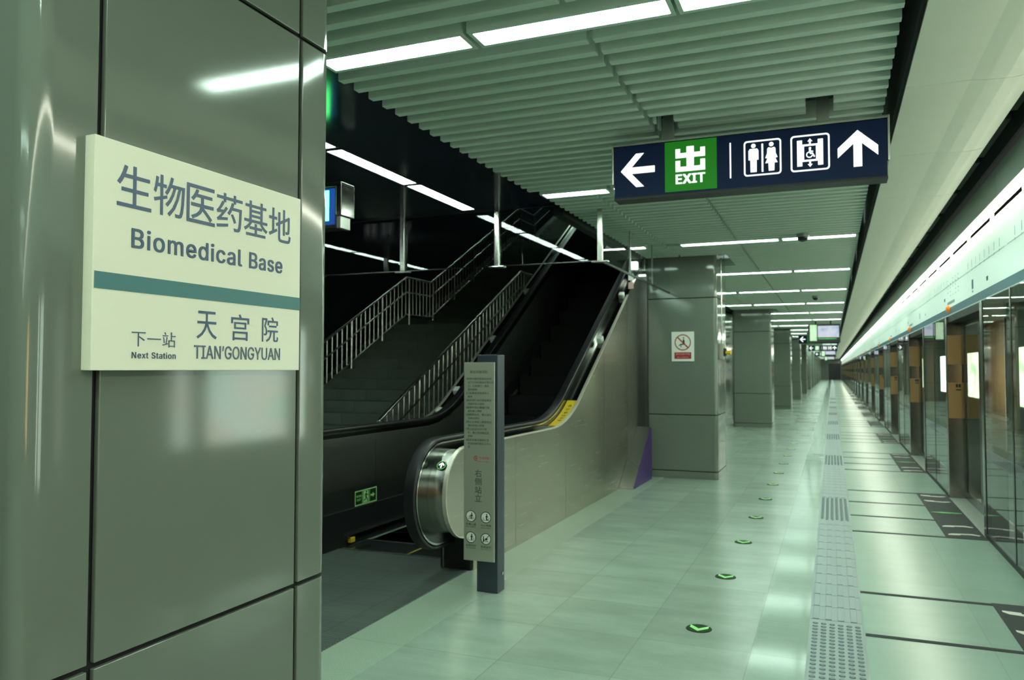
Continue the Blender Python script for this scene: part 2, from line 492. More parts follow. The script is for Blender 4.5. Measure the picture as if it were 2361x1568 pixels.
_gl = {}
FONT = None
try:
    FONT = bpy.data.fonts.load(bpy.utils.system_resource('DATAFILES', path='fonts') + '/Inter.woff2')
except Exception:
    FONT = None
def glyphs(string, bold, spacing):
    key = (string, bold, spacing)
    if key not in _gl:
        cu = bpy.data.curves.new('lettering', 'FONT')
        cu.body = string
        if FONT and ord(max(string)) < 0x2100:
            cu.font = FONT
        cu.extrude = 0.01
        inter = FONT and ord(max(string)) < 0x2100
        cu.offset = 0.0 if inter else bold
        cu.space_character = spacing
        cu.resolution_u = 3
        ob = bpy.data.objects.new('lettering', cu)
        COL.objects.link(ob)
        dg = bpy.context.evaluated_depsgraph_get(); dg.update()
        me = bpy.data.meshes.new_from_object(ob.evaluated_get(dg))
        V0 = [tuple(v.co) for v in me.vertices]; F0 = [tuple(p.vertices) for p in me.polygons]
        if inter and bold > 0:                      # embolden by small shifted repeats
            V1, F1 = [], []
            for q_, (dx, dy) in enumerate(((-1, -1), (1, -1), (1, 1), (-1, 1), (0, 0))):
                F1 += [tuple(i + len(V1) for i in f) for f in F0]
                V1 += [(x + dx * bold, y + dy * bold * 0.6, z * (1 + 0.12 * q_)) for x, y, z in V0]
            V0, F0 = V1, F1
        _gl[key] = (V0, F0)
        bpy.data.objects.remove(ob); bpy.data.curves.remove(cu); bpy.data.meshes.remove(me)
    return _gl[key]

ORDW = ['first', 'second', 'third', 'fourth', 'fifth', 'sixth', 'seventh', 'eighth', 'ninth', 'tenth', 'eleventh', 'twelfth', 'thirteenth',
        'fourteenth', 'fifteenth', 'sixteenth', 'seventeenth', 'eighteenth', 'nineteenth', 'twentieth', 'twenty-first', 'twenty-second',
        'twenty-third', 'twenty-fourth', 'twenty-fifth', 'twenty-sixth', 'twenty-seventh', 'twenty-eighth', 'twenty-ninth', 'thirtieth',
        'thirty-first', 'thirty-second', 'thirty-third', 'thirty-fourth', 'thirty-fifth', 'thirty-sixth', 'thirty-seventh', 'thirty-eighth', 'thirty-ninth', 'fortieth']

# ------------------------------------------------------------------ the hall: sizes in metres, platform runs along +Y
CEIL = 3.06
YB, YF = -13.0, 124.0            # ends of the platform
EDGE = 1.25                      # face of the platform screen doors
P = 4.85                         # door pitch
ROWS = [round(3.30 + 3.27 * k, 3) for k in range(-4, 37)]
PILLARS = [1.05, 10.95] + [21.3 + 10.3 * k for k in range(10)]
PX0, PX1 = -2.42, -1.45

# floor
fl = MB()
fl.box(-7.4, -2.53, YB, YF, -0.12, 0.0)
a = len(fl.f)
fl.box(-2.18, -0.42, YB, YF, -0.12, 0.0)
fl.box(-0.42, 0.15, YB, YF, -0.12, 0.0)
b = len(fl.f)
fl.box(-2.53, -2.18, YB, YF, -0.12, 0.0)
c = len(fl.f)
fl.box(0.15, 1.25, YB, YF, -0.12, 0.0)
flo = fl.build('floor', [M['granite'], M['kerb'], M['granite_edge'], M['granite_polished']])
for i, p in enumerate(flo.data.polygons):
    x = p.center.x
    p.material_index = 1 if -2.54 < x < -2.17 else (2 if x > 0.15 else (3 if x > -0.42 else 0))
tag(flo, kind='structure')

# slatted ceiling: one continuous ceiling of narrow slats with gaps where the lights and pillars are
cm = MB()
def in_light(y):
    return any(abs(y - r) < 0.105 for r in ROWS)
ys = YB
while ys < YF:
    if not in_light(ys):
        segs = [(-2.45, -1.055), (-1.025, 0.31)] if ys < 6.5 else [(-2.40, -1.945), (-1.915, -1.055), (-1.025, 0.31)]
        for x0, x1 in segs:
            cut = False
            if 4.84 < ys < 5.12 and x1 > 0:
                for xa, xb in ((x0, -1.01), (-0.895, -0.125), (0.03, x1)):
                    if xb > xa: cm.box(xa, xb, ys - 0.026, ys + 0.026, CEIL, CEIL + 0.11)
                continue
            for py in PILLARS:
                if py - 0.10 < ys < py + 1.12:
                    if x0 < PX1 + 0.14 and x1 > PX0 - 0.05:
                        cut = True
                        if x1 > PX1 + 0.2:
                            cm.box(max(x0, PX1 + 0.14), x1, ys - 0.026, ys + 0.026, CEIL, CEIL + 0.11)
            if not cut:
                cm.box(x0, x1, ys - 0.026, ys + 0.026, CEIL, CEIL + 0.11)
    ys += 0.149
tag(cm.build('ceiling', M['slat']), kind='structure')
pl = MB()
pl.box(-2.47, 0.36, YB, YF, CEIL + 0.28, CEIL + 0.36)
pl.box(0.37, 0.39, YB, YF, CEIL - 0.02, CEIL + 0.36)
pl.box(-2.57, -2.47, 7.4, YF, CEIL - 0.02, CEIL + 0.40)
tag(pl.build('ceiling', M['plenum']), kind='structure')
dc = MB().box(-7.3, -2.49, YB, 7.4, 3.15, 3.25)
tag(dc.build('ceiling', M['dark_ceiling']), kind='structure')

# walls of the unlit middle of the hall and of the stair shaft
tag(MB().box(-7.5, -7.3, YB, 24.0, -0.1, 9.0).build('wall_left', M['dark_wall']), kind='structure')
tag(MB().box(-2.70, -2.60, 12.2, YF, 0.0, 3.5).build('wall_left', M['enamel']), kind='structure')
sh = MB()
sh.box(-7.3, -2.45, 24.0, 24.2, 0, 9.0)
sh.box(-7.3, -2.45, 7.40, 7.48, 3.16, 9.0)
sh.box(-2.60, -2.45, 7.4, 24.0, 3.46, 9.0)
sh.box(-7.3, -2.45, 7.4, 24.2, 9.0, 9.2)
tag(sh.build('wall_shaft', M['shaft']), kind='structure')
tag(MB().box(-7.5, 5.4, YB - 0.2, YB, -1.3, 3.6).build('wall_back', M['enamel']), kind='structure')
we = MB()
we.box(-2.7, -0.45, YF, YF + 0.2, 0, 3.6)
we.box(1.15, 5.4, YF, YF + 0.2, -1.3, 3.6)
we.box(-0.45, 1.15, YF, YF + 0.2, 2.35, 3.6)
tag(we.build('wall_end', M['enamel']), kind='structure')
tag(MB().box(-0.45, 1.15, YF + 0.05, YF + 0.12, 0, 2.35).build('door_1', M['black_gloss']), kind='structure')

# cream bulkhead over the platform edge, in panels, with the dark recess beside it
bk = MB()
y = 4.70 - 1.5 * 12
while y < YF:
    prof = [(0.392, 3.10), (0.392, 3.030), (0.70, 3.030), (0.78, 3.022), (0.86, 3.018), (0.93, 3.022), (1.0, 3.035), (1.0, 3.10)]
    bk.prism([(x, y + 0.003, z) for x, z in prof], (0, 1.494, 0))
    y += 1.5
tag(bk.build('ceiling', M['cream']), kind='structure')
rc = MB()
rc.box(0.39, 1.40, YB, YF, 3.46, 3.52)
rc.box(1.0, 1.02, YB, YF, 3.10, 3.46)
rc.box(1.195, 1.215, YB, YF, 3.13, 3.46)
tag(rc.build('ceiling', M['plenum']), kind='structure')
rb = MB()
y = YB + 0.3
while y < 60:
    rb.box(1.025, 1.19, y, y + 1.08, 3.26, 3.29)
    rb.box(1.06, 1.11, y + 0.5, y + 0.56, 3.22, 3.26)
    y += 1.27
tag(rb.build('ceiling', M['brown']), kind='structure')

# track side: bed, far wall, tunnel roof
tag(MB().box(1.62, 5.2, YB - 30, YF, -1.3, -1.2).build('floor', M['track']), kind='structure')
tw = MB()
tw.box(4.75, 4.95, YB - 30, YF, -1.2, 3.9)
tw.box(1.30, 4.95, YB - 30, YF, 3.8, 3.9)
tw.box(1.25, 1.62, YB, YF, -1.25, -0.02)
tag(tw.build('wall_right', M['track']), kind='structure')

# ------------------------------------------------------------------ pillars
def rounded(x0, x1, y0, y1, r, seg=6):
    pts = []
    for cx_, cy_, s0 in ((x1 - r, y0 + r, -90), (x1 - r, y1 - r, 0), (x0 + r, y1 - r, 90), (x0 + r, y0 + r, 180)):
        pts.append([(cx_ + r * math.cos(R(s0 + 90 * k / seg)), cy_ + r * math.sin(R(s0 + 90 * k / seg))) for k in range(seg + 1)])
    return pts

def make_pillar(y0):
    y1 = y0 + 1.0
    t = thing('pillar', ((PX0 + PX1) / 2, y0 + 0.5, 0), '', 'pillar', 'clad pillars along the platform')
    MB().box(PX0 + 0.016, PX1 - 0.016, y0 + 0.016, y1 - 0.016, 0, 3.30).build('core', M['groove'], t)
    c = rounded(PX0, PX1, y0, y1, 0.05)
    ci = rounded(PX0 + 0.014, PX1 - 0.014, y0 + 0.014, y1 - 0.014, 0.036)
    g = 0.016                                       # groove
    e = 0.152                                       # length of a corner piece along each face
    rows = [(0.0, 0.095), (0.107, 0.868), (0.880, 2.484), (2.496, 3.20)]
    for (z0, z1) in rows:
        q = e - 0.05
        for a_, b_, sgn in ((3, 0, 1), (1, 2, -1)):          # the near end sheet and the far end sheet
            outer = [(c[a_][0][0], c[a_][0][1] + sgn * q)] + c[a_] + c[b_] + [(c[b_][-1][0], c[b_][-1][1] + sgn * q)]
            inner = [(ci[a_][0][0], ci[a_][0][1] + sgn * q)] + ci[a_] + ci[b_] + [(ci[b_][-1][0], ci[b_][-1][1] + sgn * q)]
            MB().prism([(x, y_, z0) for x, y_ in outer + inner[::-1]], (0, 0, z1 - z0)).build('end_panel', M['enamel'], t, bevel=0.0025, seg=1)
        for (x0, x1, ya, yb) in ((PX0, PX0 + 0.014, y0 + e + g, y1 - e - g), (PX1 - 0.014, PX1, y0 + e + g, y1 - e - g)):
            MB().box(x0, x1, ya, yb, z0, z1).build('face_panel', M['enamel'], t, bevel=0.0025)
    return t
pil0 = make_pillar(PILLARS[0])
index_children()
pil0['label'] = 'big grey pillar carrying the white station name board'
for k, py in enumerate(PILLARS[1:]):
    o = copy_tree(pil0, ((PX0 + PX1) / 2, py + 0.5, 0))
    o['label'] = ('grey panelled pillar with the red prohibition sign on it', )[0] if k == 0 else \
        'grey panelled pillar, %s beyond the pillar with the red prohibition sign' % ORDW[k - 1]

# ------------------------------------------------------------------ ceiling strip lights
def make_strip(x0, x1, y, z, along='x'):
    t = thing('strip_light', ((x0 + x1) / 2, y, z), '', 'ceiling light', 'strip lights in the slatted ceiling')
    fr = MB()
    for ya, yb in ((y - 0.095, y - 0.068), (y + 0.068, y + 0.095)):
        fr.box(x0 - 0.012, x1 + 0.012, ya, yb, z - 0.004, z + 0.10)
    fr.box(x0 - 0.012, x0 + 0.008, y - 0.07, y + 0.07, z - 0.004, z + 0.10)
    fr.box(x1 - 0.008, x1 + 0.012, y - 0.07, y + 0.07, z - 0.004, z + 0.10)
    fr.build('frame', M['slat'], t)
    MB().box(x0 + 0.008, x1 - 0.008, y - 0.067, y + 0.067, z + 0.002, z + 0.03).build('diffuser', M['lamp'], t)
    return t
first_row = ROWS.index(3.30)
for i, ry in enumerate(ROWS):
    spans = [(-2.37, -1.78), (-1.72, -0.57), (-0.53, 0.28)]
    if i == first_row: spans = [(-2.37, -1.575), (-1.525, -0.62), (-0.58, 0.28)]
    if i == first_row + 2: spans = [(-2.38, -2.18), (-1.73, -0.57), (-0.53, 0.28)]
    for j, (x0, x1) in enumerate(spans):
        if any(py - 0.15 < ry < py + 1.1 for py in PILLARS) and x0 < PX1 + 0.1: continue
        t = make_strip(x0, x1, ry, CEIL - 0.006)
        wh = ['stair side', 'middle', 'track side'][j]
        n = i - first_row
        if n < 0: t['label'] = 'white strip light, %s, %s row back over the name board pillar' % (wh, ORDW[-n - 1])
        elif n == 0: t['label'] = 'white strip light, %s, big bright row just past the name board pillar' % wh
        else: t['label'] = 'white strip light, %s, %s row beyond the big one' % (wh, ORDW[n - 1])

def make_strip_y(x, y0, y1, z):
    t = thing('strip_light', (x, (y0 + y1) / 2, z), '', 'ceiling light', 'strip lights in the dark ceiling')
    fr = MB()
    fr.box(x - 0.085, x - 0.068, y0, y1, z - 0.006, z + 0.05)
    fr.box(x + 0.068, x + 0.085, y0, y1, z - 0.006, z + 0.05)
    fr.box(x - 0.085, x + 0.085, y0 - 0.012, y0 + 0.008, z - 0.006, z + 0.05)
    fr.box(x - 0.085, x + 0.085, y1 - 0.008, y1 + 0.012, z - 0.006, z + 0.05)
    fr.build('frame', M['black'], t)
    MB().box(x - 0.067, x + 0.067, y0 + 0.008, y1 - 0.008, z - 0.002, z + 0.02).build('diffuser', M['lamp'], t)
    return t
for r, (x, ends) in enumerate(((-3.45, [7.27 - 1.215 * k for k in range(5)]), (-6.2, [6.72 - 1.215 * k for k in range(5)]))):
    for k, ye in enumerate(ends):
        t = make_strip_y(x, ye - 1.165, ye, 3.152)
        t['label'] = 'strip light in dark ceiling, %s, %s back from glass screen' % (['line over the escalator', 'line beside the far wall'][r], ORDW[k])

for k, (x, ye) in enumerate(((-5.9, 17.0), (-5.9, 21.0))):  # unseen lamps added to brighten the upper stairs, standing in for concourse light
    t = make_strip_y(x, ye - 1.165, ye, 8.9)
    t['label'] = 'added unseen light high in the stair shaft roof, %s above the stairs' % ORDW[k]
    t['group'] = 'added lights high over the stairs'

# ------------------------------------------------------------------ station name board on the pillar
sb = thing('station_sign', (PX1, 1.515, 1.498), 'white station name board with blue lettering and teal stripe on the pillar', 'sign')
B0, B1, Z0, Z1 = 1.172, 1.858, 1.498, 1.994
MB().box(PX1 - 0.001, PX1 + 0.028, B0, B1, Z0, Z1).build('board', M['sign_white'], sb, bevel=0.0015)
F = Face((PX1 + 0.0285, 0, 0), (0, 1, 0), (0, 0, 1))
# the face stands 28 mm proud, so positions along it are measured on that face
m = MB(); F.rect(m, B0 + 0.004, 1.6705, B1 - 0.0005, 1.7065, 0, 0.0006); m.build('stripe', M['sign_teal'], sb)
m = MB()
xs = [1.227, 1.327, 1.425, 1.525, 1.623, 1.721]
for i, ch in enumerate('生物医药基地'):
    F.text(m, ch, 1.228 + 0.0985 * i, 1.855, 1.228 + 0.0985 * i + 0.092, 1.948, 0, bold=0.003)
m.build('lettering', M['sign_blue'], sb)
m = MB(); F.text(m, 'Biomedical', 1.268, 1.7675, 1.616, 1.8125, 0, bold=0.012, spacing=1.08); m.build('lettering', M['sign_blue'], sb)
m = MB(); F.text(m, 'Base', 1.644, 1.7675, 1.778, 1.8105, 0, bold=0.012, spacing=1.06)
m.build('lettering', M['sign_blue'], sb)
m = MB()
for ch, a0, w in (('天', 1.456, 0.066), ('宫', 1.573, 0.066), ('院', 1.690, 0.066)):
    m = MB(); F.text(m, ch, a0 + 0.007, 1.575, a0 + w + 0.007, 1.643, 0, bold=0.0); m.build('lettering', M['sign_blue'], sb)
m = MB(); F.text(m, "TIAN’GONGYUAN", 1.455, 1.5255, 1.772, 1.559, 0, bold=0.006, spacing=1.0); m.build('lettering', M['sign_grey'], sb)
m = MB(); F.text(m, '下一站', 1.273, 1.551, 1.397, 1.586, 0, bold=-0.006, spacing=1.0); m.build('lettering', M['sign_blue'], sb)
m = MB(); F.text(m, 'Next Station', 1.274, 1.5245, 1.398, 1.539, 0, bold=0.006, spacing=1.1); m.build('lettering', M['sign_blue'], sb)

# ------------------------------------------------------------------ hanging direction signs
def arrow(F, m, a, b, ang, L, w, head, h=0.0):
    """arrow with a shaft and two slanted barbs, tip at a, b; ang is the direction it points"""
    ca, sa = math.cos(R(ang)), math.sin(R(ang))
    def q(x, y_): return (a + x * ca - y_ * sa, b + x * sa + y_ * ca)
    F.poly(m, [q(-L, -w / 2), q(-w * 0.4, -w / 2), q(-w * 0.4, w / 2), q(-L, w / 2)], h)
    k = head
    for sg in (1, -1):
        F.poly(m, [q(0, 0), q(-w * 1.25, 0), q(-k - w * 0.9, sg * (k - w * 0.15)), q(-k + w * 0.35, sg * (k - w * 0.15))][::sg], h + 0.0002 * (sg + 1))

def man(F, m, a, b, s, h=0.0):
    F.disc(m, a, b + 0.43 * s, 0.075 * s, h)
    F.poly(m, [(a - 0.165 * s, b - 0.06 * s), (a - 0.165 * s, b + 0.26 * s), (a - 0.12 * s, b + 0.33 * s), (a + 0.12 * s, b + 0.33 * s), (a + 0.165 * s, b + 0.26 * s),
               (a + 0.165 * s, b - 0.06 * s), (a + 0.105 * s, b - 0.06 * s), (a + 0.10 * s, b - 0.48 * s), (a - 0.10 * s, b - 0.48 * s), (a - 0.105 * s, b - 0.06 * s)], h)
def woman(F, m, a, b, s, h=0.0):
    F.disc(m, a, b + 0.43 * s, 0.075 * s, h)
    F.poly(m, [(a - 0.10 * s, b - 0.21 * s), (a - 0.20 * s, b - 0.21 * s), (a - 0.13 * s, b - 0.05 * s), (a - 0.20 * s, b - 0.03 * s), (a - 0.14 * s, b + 0.12 * s), (a - 0.135 * s, b + 0.28 * s), (a - 0.09 * s, b + 0.33 * s), (a, b + 0.30 * s), (a + 0.09 * s, b + 0.33 * s),
               (a + 0.135 * s, b + 0.28 * s), (a + 0.14 * s, b + 0.12 * s), (a + 0.20 * s, b - 0.03 * s), (a + 0.13 * s, b - 0.05 * s), (a + 0.20 * s, b - 0.21 * s), (a + 0.10 * s, b - 0.21 * s), (a + 0.09 * s, b - 0.48 * s), (a - 0.09 * s, b - 0.48 * s)], h)

def toilets(F, m, a, b, h=0.0):
    F.ring(m, F.rrect(a - 0.109, b - 0.109, a + 0.109, b + 0.109, 0.02), F.rrect(a - 0.1, b - 0.1, a + 0.1, b + 0.1, 0.013), h)
    F.rect(m, a - 0.005, b - 0.088, a + 0.005, b + 0.085, h)
    man(F, m, a - 0.052, b, 0.178, h)
    woman(F, m, a + 0.052, b, 0.178, h)

def lift(F, m, a, b, h=0.0):
    F.ring(m, F.rrect(a - 0.109, b - 0.109, a + 0.109, b + 0.109, 0.02), F.rrect(a - 0.1, b - 0.1, a + 0.1, b + 0.1, 0.013), h)
    for sg in (-1, 1):
        F.rect(m, a + sg * 0.058 - 0.0145, b - 0.078, a + sg * 0.058 + 0.0145, b + 0.078, h)
    F.ring(m, [(a - 0.044, b - 0.052), (a + 0.044, b - 0.052), (a + 0.044, b + 0.052), (a - 0.044, b + 0.052)],
           [(a - 0.033, b - 0.041), (a + 0.033, b - 0.041), (a + 0.033, b + 0.041), (a - 0.033, b + 0.041)], h)
    for sg in (-1, 1):
        F.poly(m, [(a, b + sg * 0.086), (a - 0.014, b + sg * 0.068), (a + 0.014, b + sg * 0.068)][::sg], h)
        F.rect(m, a - 0.005, b + sg * 0.06 - 0.009, a + 0.005, b + sg * 0.06 + 0.009, h + 0.0003)
    F.disc(m, a + 0.0, b + 0.027, 0.007, h, seg=16)
    F.bar(m, (a - 0.001, b + 0.020), (a + 0.003, b - 0.004), 0.011, h)
    F.bar(m, (a + 0.002, b + 0.010), (a + 0.018, b + 0.006), 0.006, h + 0.0002)
    F.bar(m, (a + 0.0, b - 0.004), (a + 0.016, b - 0.005), 0.009, h + 0.0003)
    F.bar(m, (a + 0.013, b - 0.004), (a + 0.025, b - 0.027), 0.008, h + 0.0004)
    F.circle(m, a - 0.003, b - 0.012, 0.013, 0.019, h, t0=95, t1=345, seg=20)

def exit_mark(F, m, a, b, w, hgt, h=0.0):
    """the character 出 as the block shape on the sign, and EXIT below it"""
    u = w / 2; lo = b + 0.33 * hgt; hi = b + hgt; md = (lo + hi) / 2
    t = 0.16 * w
    F.rect(m, a - 0.125 * w, lo, a + 0.125 * w, hi, h)
    for z0, z1, up in ((lo, md - 0.035 * hgt, lo), (md + 0.035 * hgt, hi - 0.05 * hgt, md + 0.035 * hgt)):
        th = 0.13 * hgt
        for sg in (-1, 1):
            x0, x1 = sorted((a + sg * 0.125 * w, a + sg * u))
            F.rect(m, x0, z0, x1, z0 + th, h + 0.0002)
            x0, x1 = sorted((a + sg * (u - t), a + sg * u))
            F.rect(m, x0, z0 + th, x1, z1, h + 0.0002)
    F.text(m, 'EXIT', a - 0.5 * w, b, a + 0.5 * w, b + 0.26 * hgt, h, bold=0.03, spacing=1.05)

def sign_case(t, x0, x1, y, z0, z1, rods):
    MB().box(x0, x1, y, y + 0.13, z0, z1).build('case', M['navy_box'], t, bevel=0.004)
    m = MB()
    m.box(x0 - 0.006, x1 + 0.006, y - 0.012, y + 0.142, z1, z1 + 0.018)
    m.build('top_rail', M['steel'], t, bevel=0.003)
    for xa in (x0 - 0.012, x1):
        MB().box(xa, xa + 0.012, y - 0.012, y + 0.142, z0 + 0.09, z1 + 0.018).build('end_cap', M['steel'], t, bevel=0.003)
    MB().box(x0, x1, y - 0.004, y + 0.134, z0 - 0.012, z0).build('bottom_rail', M['black'], t)
    for rx in rods:
        MB().box(rx - 0.035, rx + 0.035, y + 0.045, y + 0.085, z1 + 0.018, CEIL + 0.28).build('hanger', M['steel'], t, bevel=0.004)

Y = 4.95
ds = thing('direction_sign', (-0.49, Y, 2.61), 'navy hanging sign with EXIT, toilets and lift symbols under the slats', 'sign')
sign_case(ds, -1.30, 0.315, Y, 2.612, 2.95, (-0.955, -0.03))
F = Face((0, Y - 0.002, 0), (1, 0, 0), (0, 0, 1))
m = MB(); F.rect(m, -1.295, 2.618, 0.310, 2.946, 0, 0.001); m.build('face', M['navy'], ds)
m = MB(); F.rect(m, -0.968, 2.626, -0.645, 2.945, 0.0012, 0.001); m.build('exit_panel', M['exit_green'], ds)
m = MB(); arrow(F, m, -1.255, 2.786, 180, 0.222, 0.042, 0.115, 0.0012); m.build('arrow_symbol', M['lit_white'], ds)
m = MB(); exit_mark(F, m, -0.808, 2.672, 0.184, 0.235, 0.0025); m.build('lettering', M['lit_white'], ds)
m = MB(); F.rect(m, -0.567, 2.68, -0.559, 2.90, 0.0012); m.build('divider', M['lit_white'], ds)
m = MB(); toilets(F, m, -0.374, 2.790, 0.0012); m.build('toilet_symbol', M['lit_white'], ds)
m = MB(); lift(F, m, -0.103, 2.791, 0.0012); m.build('lift_symbol', M['lit_white'], ds)
m = MB(); arrow(F, m, 0.157, 2.897, 90, 0.215, 0.046, 0.115, 0.0012); m.build('arrow_symbol', M['lit_white'], ds)
index_children()
for yy, lab in ((35.6, 'navy lit sign hanging behind the platform screen monitor, far along'), (50.5, 'small lit direction sign hanging beyond the monitor, second of the far ones'),
                (70.3, 'tiny lit direction sign hanging deepest along the platform')):
    o = copy_tree(ds, (-0.49, yy, 2.61)); o['label'] = lab; o['group'] = 'direction signs far along the platform'

# sign over the escalators; only its end shows beside the pillar
es_ = thing('direction_sign', (-4.9, Y, 2.58), 'blue lit sign with bright green panel over the escalator, cut off by the pillar', 'sign')
sign_case(es_, -6.45, -3.46, Y, 2.585, 2.885, ())
for rx in (-3.9, -6.0):
    MB().box(rx - 0.035, rx + 0.035, Y + 0.045, Y + 0.085, 2.903, 3.15).build('hanger', M['steel'], es_)
m = MB()
m.box(-3.56, -3.405, Y - 0.015, Y + 0.16, 2.885, 2.918)
m.box(-3.452, -3.405, Y - 0.015, Y + 0.16, 2.665, 2.90)
m.build('end_frame', M['jamb'], es_, bevel=0.004)
MB().box(-3.456, -3.422, Y + 0.0, Y + 0.13, 2.57, 2.66).build('end_post', M['steel'], es_, bevel=0.003)
m = MB(); F.rect(m, -6.44, 2.60, -3.47, 2.876, 0, 0.001); m.build('face', M['blue_lit'], es_)
m = MB(); F.rect(m, -3.80, 2.63, -3.525, 2.862, 0.0012, 0.001); m.build('exit_panel', M['exit_green_bright'], es_)
m = MB(); exit_mark(F, m, -3.665, 2.65, 0.20, 0.19, 0.0025); m.build('lettering', M['lit_white'], es_)
FB = Face((0, Y + 0.132, 0), (-1, 0, 0), (0, 0, 1))
m = MB(); FB.rect(m, 3.47, 2.60, 6.44, 2.876, 0, 0.001); m.build('back_face', M['navy'], es_)
m = MB(); arrow(FB, m, 5.65, 2.85, 90, 0.2, 0.046, 0.105, 0.0012); lift(FB, m, 5.95, 2.74, 0.0012); toilets(FB, m, 6.22, 2.74, 0.0012)
m.build('back_symbols', M['lit_white'], es_)

# ------------------------------------------------------------------ escalator
SL = R(31.0); YK = 7.62; ZT = 0.925
def rail_path(off, cy_, cz, r, yend=14.6, a0=-88, seg=18, tail=None):
    """(y, z) outline: round newel, level stretch, curve, slope; off lifts it square to the line"""
    pts = []
    if tail: pts.append(tail)
    for k in range(seg + 1):
        an = R(a0 - (a0 + 270) * k / seg) if False else R(270 - 180 * k / seg)
        pts.append((cy_ + r * math.cos(an), cz + r * math.sin(an)))
    RC = 1.7
    yc = YK - RC * math.tan(SL / 2)
    zc = ZT + RC
    rr = RC - off
    for k in range(11):
        ph = SL * k / 10
        pts.append((yc + rr * math.sin(ph), zc - rr * math.cos(ph)))
    L = (yend - pts[-1][0]) / math.cos(SL)
    y_, z_ = pts[-1]
    for k in range(1, 7):
        pts.append((y_ + L * math.cos(SL) * k / 6, z_ + L * math.sin(SL) * k / 6))
    return pts
def top_z(y_, off=0.0):
    RC = 1.7; yc = YK - RC * math.tan(SL / 2)
    if y_ < yc: return ZT + off
    if y_ < yc + (RC - off) * math.sin(SL):
        return ZT + RC - math.sqrt(max(0, (RC - off) ** 2 - (y_ - yc) ** 2))
    y1 = yc + (RC - off) * math.sin(SL); z1 = ZT + RC - (RC - off) * math.cos(SL)
    return z1 + (y_ - y1) * math.tan(SL)

